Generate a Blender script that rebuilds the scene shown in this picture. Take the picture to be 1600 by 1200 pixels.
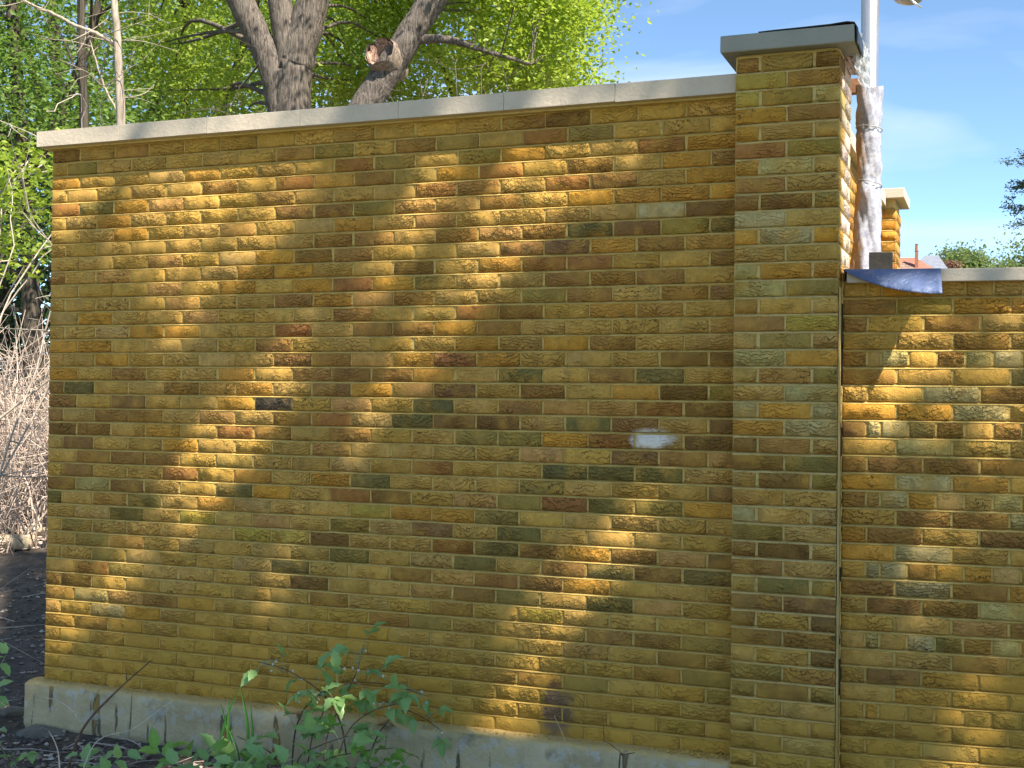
import bpy, math, random
import numpy as np
from mathutils import Matrix, Vector

random.seed(7)
RNG = np.random.default_rng(11)
SC = bpy.context.scene
COL = SC.collection
for o in list(bpy.data.objects):
    bpy.data.objects.remove(o)

# ------------------------------------------------------------------ camera
CAM = np.array([4.88454, -5.54878, 1.57058])
YAW, PIT, ROL, FPX = 0.36866, 0.01257, 0.01106, 1963.92
_c, _s = math.cos(YAW), math.sin(YAW)
FW = np.array([-_s * math.cos(PIT), _c * math.cos(PIT), math.sin(PIT)])
_r = np.array([_c, _s, 0.0]); _u = np.cross(_r, FW)
RT = math.cos(ROL) * _r + math.sin(ROL) * _u
UP = -math.sin(ROL) * _r + math.cos(ROL) * _u
cam = bpy.data.cameras.new('camera'); camo = bpy.data.objects.new('camera', cam)
COL.objects.link(camo); SC.camera = camo
cam.sensor_width = 36; cam.lens = 36 * FPX / 1600; cam.clip_start = 0.05; cam.clip_end = 2000
m = Matrix.Identity(4)
for i in range(3):
    m[i][0], m[i][1], m[i][2], m[i][3] = RT[i], UP[i], -FW[i], CAM[i]
camo.matrix_world = m
SC.render.resolution_x, SC.render.resolution_y = 1024, 768

def W(px, py, dep):
    """survey helper: world point at a depth along the sight line of a photograph position"""
    return CAM + (FW * FPX + RT * (px - 800) + UP * (600 - py)) / FPX * dep

# ------------------------------------------------------------------ sky, sun, exposure
SUN = np.array([1.7, -1.0, 2.35]); SUN /= np.linalg.norm(SUN)
SUN_EL = math.asin(SUN[2]); SUN_AZ = math.atan2(SUN[0], SUN[1])
SKY_STRENGTH = 0.15
SUN_STRENGTH = 5.0
EXPOSURE = 1.36
world = bpy.data.worlds.new('World'); SC.world = world; world.use_nodes = True
nt = world.node_tree; nt.nodes.clear()
w_out = nt.nodes.new('ShaderNodeOutputWorld'); w_bg = nt.nodes.new('ShaderNodeBackground')
w_sky = nt.nodes.new('ShaderNodeTexSky'); w_sky.sky_type = 'NISHITA'; w_sky.sun_disc = False
w_sky.sun_elevation = SUN_EL; w_sky.sun_rotation = SUN_AZ; w_sky.air_density = 0.42; w_sky.dust_density = 0.0; w_sky.ozone_density = 3.0
w_tc = nt.nodes.new('ShaderNodeTexCoord'); w_map = nt.nodes.new('ShaderNodeMapping')
w_map.inputs['Scale'].default_value = (1.6, 2.4, 9.0); w_map.inputs['Rotation'].default_value = (0.12, 0.1, 0.3)
w_no = nt.nodes.new('ShaderNodeTexNoise'); w_no.inputs['Scale'].default_value = 1.1; w_no.inputs['Detail'].default_value = 5; w_no.inputs['Distortion'].default_value = 0.6
w_rmp = nt.nodes.new('ShaderNodeMapRange'); w_rmp.inputs['From Min'].default_value = 0.48; w_rmp.inputs['From Max'].default_value = 0.78
w_rmp.inputs['To Max'].default_value = 0.7
w_mix = nt.nodes.new('ShaderNodeMix'); w_mix.data_type = 'RGBA'; w_mix.inputs['B'].default_value = (3.2, 3.5, 3.8, 1)
nt.links.new(w_tc.outputs['Generated'], w_map.inputs['Vector']); nt.links.new(w_map.outputs[0], w_no.inputs['Vector'])
nt.links.new(w_no.outputs['Fac'], w_rmp.inputs['Value']); nt.links.new(w_rmp.outputs[0], w_mix.inputs['Factor'])
w_tint = nt.nodes.new('ShaderNodeMix'); w_tint.data_type = 'RGBA'; w_tint.blend_type = 'MULTIPLY'; w_tint.inputs['Factor'].default_value = 1.0
w_tint.inputs['B'].default_value = (1.03, 1.05, 0.91, 1)
nt.links.new(w_sky.outputs[0], w_tint.inputs['A']); nt.links.new(w_tint.outputs['Result'], w_mix.inputs['A']); nt.links.new(w_mix.outputs['Result'], w_bg.inputs['Color'])
w_bg.inputs['Strength'].default_value = SKY_STRENGTH
nt.links.new(w_bg.outputs[0], w_out.inputs['Surface'])

sun = bpy.data.lights.new('sun', 'SUN'); suno = bpy.data.objects.new('sun', sun); COL.objects.link(suno)
sun.energy = SUN_STRENGTH; sun.angle = math.radians(0.7); sun.color = (1.0, 0.90, 0.75)
suno.rotation_euler = Vector(SUN).to_track_quat('Z', 'Y').to_euler(); suno.location = (9, -6, 14)
SC.view_settings.view_transform = 'Standard'; SC.view_settings.look = 'None'
SC.view_settings.gamma = 1; SC.view_settings.use_curve_mapping = False
SC.view_settings.exposure = EXPOSURE
SC.cycles.max_bounces = 6; SC.cycles.diffuse_bounces = 3; SC.cycles.glossy_bounces = 2; SC.cycles.transmission_bounces = 3; SC.cycles.transparent_max_bounces = 6

# ------------------------------------------------------------------ node helpers
class NT:
    def __init__(s, name):
        s.mat = bpy.data.materials.new(name); s.mat.use_nodes = True
        s.t = s.mat.node_tree; s.t.nodes.clear()
        s.out = s.t.nodes.new('ShaderNodeOutputMaterial')
    def n(s, typ, ins=None, **props):
        nd = s.t.nodes.new(typ)
        for k, v in props.items(): setattr(nd, k, v)
        for k, v in (ins or {}).items():
            s.set(nd.inputs[k], v)
        return nd
    def set(s, sock, v):
        if isinstance(v, bpy.types.NodeSocket): s.t.links.new(v, sock)
        else:
            if hasattr(sock, 'default_value'):
                if sock.type == 'RGBA' and len(v) == 3: v = (*v, 1)
                sock.default_value = v
    def math(s, op, a, b=0.0, c=0.0, clamp=False):
        nd = s.n('ShaderNodeMath', {0: a, 1: b, 2: c}, operation=op); nd.use_clamp = clamp
        return nd.outputs[0]
    def vmath(s, op, a, b=(0, 0, 0)):
        return s.n('ShaderNodeVectorMath', {0: a, 1: b}, operation=op).outputs[0]
    def noise(s, vec, scale, detail=4, rough=0.55, dist=0.0):
        return s.n('ShaderNodeTexNoise', {'Vector': vec, 'Scale': scale, 'Detail': detail, 'Roughness': rough, 'Distortion': dist}).outputs['Fac']
    def rng(s, v, a, b, c=0.0, d=1.0, smooth=False):
        nd = s.n('ShaderNodeMapRange', {'Value': v, 'From Min': a, 'From Max': b, 'To Min': c, 'To Max': d})
        if smooth: nd.interpolation_type = 'SMOOTHSTEP'
        return nd.outputs[0]
    def mix(s, f, a, b, mode='MIX'):
        nd = s.n('ShaderNodeMix', {}, data_type='RGBA', blend_type=mode)
        s.set(nd.inputs['Factor'], f); s.set(nd.inputs['A'], a); s.set(nd.inputs['B'], b)
        return nd.outputs['Result']
    def bump(s, h, dist=0.01, strength=1.0, normal=None):
        ins = {'Height': h, 'Distance': dist, 'Strength': strength}
        if normal is not None: ins['Normal'] = normal
        return s.n('ShaderNodeBump', ins).outputs[0]
    def bsdf(s, col, rough=0.85, normal=None, **kw):
        ins = {'Base Color': col, 'Roughness': rough}
        if normal is not None: ins['Normal'] = normal
        for k, v in kw.items(): ins[k.replace('_', ' ')] = v
        nd = s.n('ShaderNodeBsdfPrincipled', ins)
        s.t.links.new(nd.outputs[0], s.out.inputs['Surface'])
        return nd
    def obj(s): return s.n('ShaderNodeTexCoord').outputs['Object']
    def pos(s): return s.n('ShaderNodeNewGeometry').outputs['Position']
    def island(s): return s.n('ShaderNodeNewGeometry').outputs['Random Per Island']

# ------------------------------------------------------------------ materials
def brick_material(name, joined, ochre=True):
    t = NT(name)
    bco = t.n('ShaderNodeAttribute', attribute_name='bco').outputs['Vector']
    if joined:
        tone = t.n('ShaderNodeAttribute', attribute_name='tone').outputs['Color']
        rnd = t.n('ShaderNodeAttribute', attribute_name='rnd').outputs['Fac']
    else:
        oi = t.n('ShaderNodeObjectInfo'); tone = oi.outputs['Color']; rnd = oi.outputs['Random']
    off = t.n('ShaderNodeCombineXYZ', {0: t.math('MULTIPLY', rnd, 37.0), 1: t.math('MULTIPLY', rnd, 91.0), 2: t.math('MULTIPLY', rnd, 53.0)}).outputs[0]
    P = t.vmath('ADD', bco, off)
    sep = t.n('ShaderNodeSeparateXYZ', {0: bco})
    # mottling
    n1 = t.noise(P, 22, 4, 0.68); n2 = t.noise(P, 9, 2); n3 = t.noise(P, 170, 2, 0.6)
    v = t.math('MULTIPLY', t.rng(n1, 0.25, 0.75, 0.64, 1.34), t.rng(n3, 0.2, 0.8, 0.76, 1.22))
    wash = t.mix(t.rng(n2, 0.48, 0.68, 0, 0.55), tone, (0.48, 0.27, 0.05) if ochre else (0.60, 0.50, 0.41))
    smoke = t.mix(t.rng(t.noise(P, 13, 3), 0.60, 0.76, 0, 0.6), wash, (0.16, 0.12, 0.045))
    col = t.mix(1.0, smoke, t.n('ShaderNodeCombineXYZ', {0: v, 1: v, 2: v}).outputs[0], 'MULTIPLY')
    # folds of the hand thrown clay: sagging arcs, broken up by noise
    rr = t.math('SUBTRACT', t.math('FRACT', t.math('MULTIPLY', rnd, 7.31)), 0.25)
    x2 = t.math('MULTIPLY', sep.outputs[0], sep.outputs[0])
    sag = t.math('MULTIPLY', x2, t.math('MULTIPLY', rr, 5.0))
    zz = t.math('SUBTRACT', sep.outputs[2], sag)
    Q = t.n('ShaderNodeCombineXYZ', {0: t.math('MULTIPLY', sep.outputs[0], 0.24), 1: 0.0, 2: zz}).outputs[0]
    Q = t.vmath('ADD', Q, off)
    wv = t.math('ADD', t.math('MULTIPLY', zz, t.math('ADD', 38.0, t.math('MULTIPLY', t.math('FRACT', t.math('MULTIPLY', rnd, 5.3)), 40.0))), t.math('MULTIPLY', t.noise(P, 15, 4, 0.62), 5.0))
    saw = t.math('FRACT', wv)
    cn = saw
    ridge = t.math('ABSOLUTE', t.math('SUBTRACT', saw, 0.06))
    area = t.math('ADD', t.rng(t.noise(P, 11, 2), 0.42, 0.62), t.math('SUBTRACT', t.math('FRACT', t.math('MULTIPLY', rnd, 17.7)), 0.50))
    area = t.math('MULTIPLY', area, 1.0, clamp=True)
    fold = t.math('MULTIPLY', t.rng(ridge, 0.03, 0.12, 1, 0, True), area)
    pit = t.n('ShaderNodeTexVoronoi', {'Vector': P, 'Scale': 75.0}).outputs['Distance']
    pits = t.math('MULTIPLY', t.rng(pit, 0.05, 0.22, 1, 0), t.rng(t.noise(P, 30, 2), 0.55, 0.65))
    crack = t.math('MAXIMUM', fold, t.math('MULTIPLY', pits, 0.8))
    col = t.mix(t.math('MULTIPLY', crack, 0.80), col, (0.03, 0.018, 0.009))  # shade in folds and pits painted dark into the brick colour
    # ochre mortar wash smeared over the lowest courses, soft blotches elsewhere
    pos = t.pos(); wz = t.n('ShaderNodeSeparateXYZ', {0: pos}).outputs[2]
    wn = t.noise(pos, 1.7, 4)
    low = t.math('MULTIPLY', t.rng(t.math('ADD', wz, t.math('MULTIPLY', wn, -1.3)), -0.55, 0.05, 0.78, 0.0, True), 1.0)
    col = t.mix(low, col, (0.50, 0.29, 0.045))
    haze = t.rng(t.noise(pos, 0.9, 3), 0.35, 0.7, 0.0, 0.28)
    if ochre: col = t.mix(haze, col, (0.46, 0.265, 0.04))
    # lime smear and damp patch left on the tall wall
    sn = t.noise(pos, 13, 4, 0.65)
    def blot(c, sc):
        q = t.n('ShaderNodeMapping', {'Vector': t.vmath('SUBTRACT', pos, c), 'Scale': sc}).outputs[0]
        return t.math('ADD', t.n('ShaderNodeVectorMath', {0: q}, operation='LENGTH').outputs['Value'], t.math('MULTIPLY', t.math('SUBTRACT', sn, 0.5), 1.5))
    col = t.mix(t.rng(blot((3.43, 0.0, 1.395), (9.0, 0.5, 17.0)), 0.55, 1.0, 0.9, 0.0), col, (0.74, 0.70, 0.64))
    col = t.mix(t.rng(blot((2.985, 0.0, 0.12), (11.0, 0.5, 7.0)), 0.6, 1.05, 0.75, 0.0), col, (0.13, 0.085, 0.075))
    h = t.math('ADD', t.math('MULTIPLY', n1, 0.5), t.math('MULTIPLY', n3, 0.16))
    h = t.math('ADD', h, t.math('MULTIPLY', t.math('MULTIPLY', cn, 0.6), area))
    h = t.math('SUBTRACT', h, t.math('MULTIPLY', crack, 0.75))
    t.bsdf(col, 0.92, t.bump(h, 0.011, 1.0), Specular_IOR_Level=0.25)
    return t.mat
BRICK = brick_material('clay_brick', False)
BRICKJ = brick_material('clay_brick_joined', True)
BRICKP = brick_material('sunlit_brick_joined', True, False)  # paler copy without ochre; strong sun is painted into its colour

def mortar_material(name, base, base2):
    t = NT(name); p = t.pos()
    n = t.noise(p, 7, 5); g = t.noise(p, 160, 3)
    col = t.mix(t.rng(n, 0.35, 0.65), base, base2)
    col = t.mix(t.rng(t.noise(p, 40, 3), 0.55, 0.75, 0, 0.45), col, (0.14, 0.11, 0.06))
    wz = t.n('ShaderNodeSeparateXYZ', {0: p}).outputs[2]
    low = t.rng(t.math('ADD', wz, t.math('MULTIPLY', t.noise(p, 1.7, 4), -1.3)), -0.55, 0.05, 0.7, 0.0, True)
    col = t.mix(low, col, (0.50, 0.30, 0.06))
    h = t.math('ADD', g, t.math('MULTIPLY', t.noise(p, 45, 4), 1.2))
    t.bsdf(col, 0.95, t.bump(h, 0.004, 0.9), Specular_IOR_Level=0.2)
    return t.mat
MORTAR = mortar_material('mortar_yellow', (0.57, 0.41, 0.135), (0.50, 0.34, 0.095))
MORTAR_G = mortar_material('mortar_buff', (0.57, 0.44, 0.18), (0.53, 0.39, 0.14))

def concrete(name, a, b, rough=0.8, drips=False, bump=0.003):
    t = NT(name); p = t.obj()
    n = t.noise(p, 3.2, 5, 0.65); f = t.noise(p, 60, 4)
    col = t.mix(t.rng(n, 0.36, 0.64), a, b)
    col = t.mix(t.rng(f, 0.3, 0.75, 0, 0.13), col, (a[0] * .55, a[1] * .55, a[2] * .55))
    if drips:
        st = t.n('ShaderNodeMapping', {'Vector': p, 'Scale': (13.0, 1.0, 1.9)}).outputs[0]
        dn = t.noise(st, 1.0, 3, 0.5, 0.4)
        rim = t.rng(dn, 0.62, 0.66, 0, 0.85); core = t.rng(dn, 0.675, 0.70)
        col = t.mix(rim, col, (0.06, 0.05, 0.035)); col = t.mix(core, col, (0.30, 0.19, 0.05))
        blot = t.noise(p, 8, 4)
        col = t.mix(t.rng(blot, 0.58, 0.72, 0, 0.5), col, (0.10, 0.10, 0.08))
        col = t.mix(t.rng(t.noise(p, 17, 4), 0.56, 0.62, 0, 0.55), col, (0.46, 0.44, 0.38))
        pz = t.n('ShaderNodeSeparateXYZ', {0: p}).outputs[2]
        splash = t.rng(t.math('ADD', pz, t.math('MULTIPLY', t.noise(p, 26, 5), 0.06)), 0.012, 0.030)
        col = t.mix(splash, col, t.mix(f, (0.50, 0.34, 0.10), (0.56, 0.42, 0.20)))
    pit = t.rng(t.n('ShaderNodeTexVoronoi', {'Vector': p, 'Scale': 55.0}).outputs['Distance'], 0.03, 0.14, -1, 0)
    h = t.math('ADD', t.math('ADD', f, t.math('MULTIPLY', n, 1.5)), t.math('MULTIPLY', pit, 0.5))
    t.bsdf(col, rough, t.bump(h, bump, 0.8), Specular_IOR_Level=0.3)
    return t.mat
COPING = concrete('cast_stone', (0.57, 0.49, 0.39), (0.49, 0.43, 0.345))
COPING_D = concrete('cast_stone_grey', (0.30, 0.30, 0.26), (0.25, 0.255, 0.23))  # darker and greyer than the wall coping
FOOTING = concrete('footing_concrete', (0.58, 0.475, 0.28), (0.40, 0.32, 0.175), 0.85, True, 0.008)

def bark(name, a, b, scale=1.0, stretch=7.0, deep=0.03):
    t = NT(name); p = t.obj()
    st = t.n('ShaderNodeMapping', {'Vector': p, 'Scale': (stretch * scale, stretch * scale, 0.8 * scale)}).outputs[0]
    n = t.noise(st, 3.2, 6, 0.62, 0.8); l = t.noise(p, 2.2, 3)
    col = t.mix(t.rng(n, 0.35, 0.62), a, b)
    col = t.mix(t.rng(l, 0.52, 0.7, 0, 0.5), col, (b[0] * 1.25, b[1] * 1.28, b[2] * 1.2))
    t.bsdf(col, 0.95, t.bump(n, deep, 1.0), Specular_IOR_Level=0.15)
    return t.mat
BARK_OAK = bark('oak_bark', (0.05, 0.042, 0.037), (0.20, 0.172, 0.15), 2.6, 6.0, 0.025)
BARK_PALE = bark('pale_bark', (0.20, 0.165, 0.13), (0.42, 0.36, 0.29), 2.0, 4.0, 0.006)
BARK_DARK = bark('dark_bark', (0.03, 0.026, 0.02), (0.10, 0.085, 0.065))
TWIG = bark('dry_twig', (0.30, 0.245, 0.20), (0.52, 0.45, 0.38), 6.0, 3.0, 0.002)
TWIG_P = bark('dead_stem', (0.36, 0.28, 0.23), (0.60, 0.50, 0.43), 6.0, 3.0, 0.002)
CANE = bark('bramble_cane', (0.07, 0.045, 0.03), (0.16, 0.10, 0.06), 8.0, 2.0, 0.001)
STALK = bark('pale_stalk', (0.40, 0.33, 0.24), (0.60, 0.53, 0.42), 8.0, 2.0, 0.001)
LOGM = bark('weathered_log', (0.30, 0.24, 0.16), (0.55, 0.46, 0.33), 2.0, 4.0, 0.01)
TORN = bark('torn_wood', (0.09, 0.04, 0.03), (0.52, 0.36, 0.28), 5.0, 3.0, 0.02)

def leaf_material(name, a, b, c, trans=0.5, rough=0.5, island=True):
    t = NT(name)
    r = t.island() if island else t.n('ShaderNodeObjectInfo').outputs['Random']
    p = t.pos()
    col = t.mix(t.rng(r, 0.0, 0.7), a, b)
    col = t.mix(t.rng(r, 0.7, 1.0, 0, 1), col, c)
    col = t.mix(t.rng(t.noise(p, 1.3, 2), 0.4, 0.65, 0, 0.5), col, b)
    if not island:
        bc = t.n('ShaderNodeAttribute', attribute_name='bco').outputs['Vector']
        sp = t.n('ShaderNodeSeparateXYZ', {0: bc})
        ax = t.math('ABSOLUTE', sp.outputs[0])
        vein = t.math('FRACT', t.math('MULTIPLY', t.math('SUBTRACT', sp.outputs[1], t.math('MULTIPLY', ax, 0.8)), 7.0))
        vm = t.math('MAXIMUM', t.rng(vein, 0.0, 0.12, 0.4, 0), t.rng(ax, 0.0, 0.03, 0.6, 0))
        col = t.mix(vm, col, (c[0] * 1.3, c[1] * 1.25, c[2] * 1.2))
        col = t.mix(t.rng(t.noise(p, 60, 3), 0.4, 0.8, 0, 0.25), col, (a[0] * .6, a[1] * .7, a[2] * .6))
    pr = t.n('ShaderNodeBsdfPrincipled', {'Base Color': col, 'Roughness': rough, 'Specular IOR Level': 0.4})
    tc = t.mix(0.5, col, (col_sat(b)))
    tr = t.n('ShaderNodeBsdfTranslucent', {'Color': tc})
    mx = t.n('ShaderNodeMixShader', {0: trans, 1: pr.outputs[0], 2: tr.outputs[0]})
    t.t.links.new(mx.outputs[0], t.out.inputs['Surface'])
    return t.mat
def col_sat(b): return (min(1, b[0] * 1.3), min(1, b[1] * 1.35), b[2] * 0.6)
LEAF_OAK = leaf_material('oak_leaf', (0.21, 0.31, 0.04), (0.33, 0.43, 0.055), (0.45, 0.52, 0.08))
LEAF_MID = leaf_material('hornbeam_leaf', (0.19, 0.28, 0.045), (0.30, 0.40, 0.06), (0.44, 0.51, 0.10))
LEAF_DARK = leaf_material('dark_leaf', (0.08, 0.16, 0.036), (0.15, 0.25, 0.05), (0.25, 0.34, 0.08))
LEAF_FAR = leaf_material('far_leaf', (0.12, 0.18, 0.07), (0.17, 0.23, 0.09), (0.21, 0.27, 0.12))
LEAF_CED = leaf_material('cedar_needle', (0.035, 0.07, 0.05), (0.05, 0.09, 0.06), (0.07, 0.12, 0.08), 0.15)
LEAF_RED = leaf_material('copper_leaf', (0.14, 0.07, 0.05), (0.18, 0.09, 0.06), (0.24, 0.13, 0.08), 0.3)
LEAF_BR = leaf_material('bramble_leaf', (0.22, 0.40, 0.15), (0.29, 0.47, 0.17), (0.38, 0.54, 0.17), 0.4, 0.34, False)
LEAF_YG = leaf_material('young_leaf', (0.15, 0.31, 0.05), (0.20, 0.38, 0.06), (0.28, 0.45, 0.09), 0.3, 0.45, False)
BLADE = leaf_material('strap_leaf', (0.03, 0.11, 0.025), (0.05, 0.16, 0.03), (0.09, 0.21, 0.05), 0.25, 0.35, False)

def plain(name, col, rough=0.6, metal=0.0, bump=0.0, bscale=40, var=0.25, **kw):
    t = NT(name); p = t.obj()
    n = t.noise(p, bscale, 5)
    c2 = tuple(x * (1 - var) for x in col)
    cc = t.mix(t.rng(n, 0.35, 0.7), col, c2)
    t.bsdf(cc, rough, t.bump(n, bump, 0.8) if bump else None, Metallic=metal, **kw)
    return t.mat
STEEL = plain('galvanised_steel', (0.62, 0.63, 0.64), 0.32, 0.85, 0.0008, 30, 0.1)
LAMPGREY = plain('lamp_casting', (0.30, 0.29, 0.28), 0.45, 0.3, 0.0005, 60, 0.1)
DARKWOOD = plain('dark_timber', (0.022, 0.02, 0.014), 0.8, 0, 0.004, 30, 0.5)
TIMBER = plain('orange_timber', (0.32, 0.15, 0.07), 0.8, 0, 0.004, 30, 0.4)
MEMBRANE = plain('black_membrane', (0.02, 0.022, 0.022), 0.45, 0, 0.002, 25, 0.3)
FLOWER = plain('bramble_bud', (0.62, 0.62, 0.50), 0.7, 0, 0.0, 40, 0.25)
BUDG = plain('bud_sepal', (0.25, 0.33, 0.20), 0.7, 0, 0.0, 40, 0.25)
SEALANT = plain('joint_filler', (0.07, 0.055, 0.03), 0.9, 0, 0.004, 30, 0.5)
RENDER = plain('house_render', (0.55, 0.48, 0.42), 0.9, 0, 0.002, 5, 0.15)
HOUSEBRICK = plain('house_brick', (0.30, 0.14, 0.08), 0.9, 0, 0.002, 6, 0.2)
WHITEPAINT = plain('white_paint', (0.78, 0.77, 0.74), 0.6, 0, 0, 5, 0.05)
HGLASS = plain('house_glass', (0.05, 0.06, 0.07), 0.08, 0, 0, 5, 0.05)
def tiles(name, a, b):
    t = NT(name); p = t.obj()
    br = t.n('ShaderNodeTexBrick', {'Vector': t.n('ShaderNodeMapping', {'Vector': p, 'Rotation': (math.pi / 2, 0, 0)}).outputs[0], 'Scale': 3.0, 'Color1': (*a, 1), 'Color2': (*b, 1), 'Mortar': (a[0] * .4, a[1] * .4, a[2] * .4, 1)})
    t.bsdf(t.mix(t.rng(t.noise(p, 2, 4), 0.4, 0.7, 0, 0.5), br.outputs['Color'], b), 0.85)
    return t.mat
TILE_RED = tiles('red_roof_tile', (0.36, 0.15, 0.10), (0.28, 0.12, 0.09))
TILE_GREY = tiles('slate_roof', (0.22, 0.24, 0.30), (0.17, 0.19, 0.24))

def film(name, col, alpha, rough=0.22, trans=0.4):
    t = NT(name); p = t.obj()
    n = t.noise(p, 18, 5, 0.6, 0.6); n2 = t.noise(p, 45, 3)
    c = t.mix(t.rng(n2, 0.45, 0.7), col, tuple(min(1, x * 1.25) for x in col))
    pr = t.n('ShaderNodeBsdfPrincipled', {'Base Color': c, 'Roughness': rough, 'Specular IOR Level': 0.6, 'Normal': t.bump(n, 0.01, 0.7)})
    tr = t.n('ShaderNodeBsdfTranslucent', {'Color': c})
    m1 = t.n('ShaderNodeMixShader', {0: trans, 1: pr.outputs[0], 2: tr.outputs[0]})
    tp = t.n('ShaderNodeBsdfTransparent')
    m2 = t.n('ShaderNodeMixShader', {0: alpha, 1: tp.outputs[0], 2: m1.outputs[0]})
    t.t.links.new(m2.outputs[0], t.out.inputs['Surface'])
    return t.mat
CLEARFILM = film('clear_plastic_film', (0.78, 0.80, 0.84), 0.72)
def sheet_material():
    t = NT('blue_plastic_sheet'); p = t.obj()
    n = t.noise(p, 6, 5, 0.65); sp = t.noise(p, 28, 4, 0.6)
    col = t.mix(t.rng(n, 0.35, 0.7), (0.06, 0.09, 0.19), (0.105, 0.15, 0.28))
    col = t.mix(t.rng(sp, 0.63, 0.72, 0, 0.45), col, (0.40, 0.43, 0.45))
    col = t.mix(t.rng(t.noise(p, 14, 3), 0.62, 0.74, 0, 0.5), col, (0.06, 0.11, 0.22))
    t.bsdf(col, 0.42, t.bump(t.noise(p, 14, 5, 0.6, 1.0), 0.02, 0.9), Specular_IOR_Level=0.45)
    return t.mat
BLUE = sheet_material()
def wrap_material():
    t = NT('post_wrapping'); p = t.obj()
    n = t.noise(p, 5, 5, 0.65, 0.5); f = t.noise(p, 38, 5, 0.7)
    sx = t.n('ShaderNodeSeparateXYZ', {0: p})
    left = t.math('ADD', t.math('MULTIPLY', sx.outputs[0], -11.0), t.math('MULTIPLY', n, 2.2))
    hess = t.rng(left, 1.25, 1.6)
    pl = t.mix(t.rng(f, 0.42, 0.6), (0.26, 0.265, 0.32), (0.42, 0.42, 0.47))
    pl = t.mix(t.rng(t.noise(p, 24, 4, 0.7), 0.60, 0.70, 0, 0.5), pl, (0.10, 0.09, 0.09))
    he = t.mix(t.rng(f, 0.4, 0.65), (0.42, 0.27, 0.14), (0.33, 0.20, 0.10))
    col = t.mix(hess, pl, he)
    rough = t.rng(hess, 0, 1, 0.28, 0.9)
    h = t.math('ADD', t.math('MULTIPLY', f, 0.5), t.noise(p, 16, 4, 0.6, 1.2))
    t.bsdf(col, rough, t.bump(h, 0.006, 0.6), Specular_IOR_Level=0.8)
    return t.mat
WRAP = wrap_material()
def soil_material():
    t = NT('dark_soil'); p = t.pos()
    n = t.noise(p, 9, 6, 0.7); f = t.noise(p, 60, 5, 0.7); l = t.noise(p, 1.1, 4)
    col = t.mix(t.rng(n, 0.35, 0.7), (0.10, 0.083, 0.068), (0.25, 0.205, 0.165))
    sp = t.n('ShaderNodeSeparateXYZ', {0: p})
    far = t.rng(t.math('ADD', sp.outputs[1], t.math('MULTIPLY', l, 2.0)), 4.9, 5.7)
    col = t.mix(far, col, t.mix(t.rng(f, 0.4, 0.65), (0.16, 0.12, 0.09), (0.34, 0.27, 0.21)))
    lawn = t.math('MULTIPLY', t.rng(sp.outputs[0], 4.3, 4.6), t.rng(sp.outputs[1], 0.3, 0.5))
    col = t.mix(lawn, col, t.mix(n, (0.10, 0.12, 0.05), (0.20, 0.17, 0.10)))
    fr = t.rng(t.math('ADD', sp.outputs[1], t.math('MULTIPLY', l, 0.8)), -2.0, -1.1, 1, 0)
    col = t.mix(fr, col, t.mix(t.rng(f, 0.35, 0.65), (0.16, 0.17, 0.05), (0.30, 0.24, 0.11)))  # unseen ground before the wall, coloured yellow-green to bounce warm light
    t.bsdf(col, 0.95, t.bump(t.math('ADD', f, n), 0.04, 1.0), Specular_IOR_Level=0.2)
    return t.mat
SOIL = soil_material()
def chips_material():
    t = NT('stone_chips'); r = t.island()
    c = t.mix(t.rng(r, 0.25, 0.6), (0.07, 0.056, 0.045), (0.24, 0.19, 0.15))
    c = t.mix(t.rng(r, 0.80, 0.95), c, (0.46, 0.41, 0.35))
    t.bsdf(c, 0.9)
    return t.mat
CHIPS = chips_material()

# ------------------------------------------------------------------ mesh and object helpers
def mesh_np(name, V, F, smooth=False):
    """V (n,3) array, F list of faces or (m,k) array"""
    me = bpy.data.meshes.new(name)
    V = np.asarray(V, dtype=np.float32)
    if isinstance(F, np.ndarray):
        k = F.shape[1]; mcount = len(F)
        me.vertices.add(len(V)); me.vertices.foreach_set('co', V.ravel())
        me.loops.add(mcount * k); me.loops.foreach_set('vertex_index', F.astype(np.int32).ravel())
        me.polygons.add(mcount)
        me.polygons.foreach_set('loop_start', np.arange(0, mcount * k, k, dtype=np.int32))
        me.polygons.foreach_set('loop_total', np.full(mcount, k, dtype=np.int32))
        me.update(calc_edges=True)
    else:
        me.from_pydata([tuple(map(float, v)) for v in V], [], [tuple(f) for f in F])
        me.update()
    if smooth:
        me.polygons.foreach_set('use_smooth', np.ones(len(me.polygons), dtype=bool))
    return me
def link(name, me, mat=None, parent=None):
    o = bpy.data.objects.new(name, me); COL.objects.link(o)
    if mat is not None and me is not None and len(me.materials) == 0: me.materials.append(mat)
    if parent is not None: o.parent = parent
    return o
def tag(o, label=None, cat=None, group=None, kind=None):
    if label: o['label'] = label
    if cat: o['category'] = cat
    if group: o['group'] = group
    if kind: o['kind'] = kind
    return o
def empty(name, loc, label, cat, group=None):
    o = bpy.data.objects.new(name, None); COL.objects.link(o); o.location = loc; o.empty_display_size = 0.2
    return tag(o, label, cat, group)
def child(o, parent):
    o.parent = parent; o.matrix_parent_inverse = Matrix.Translation(-Vector(parent.location))
    return o
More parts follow.
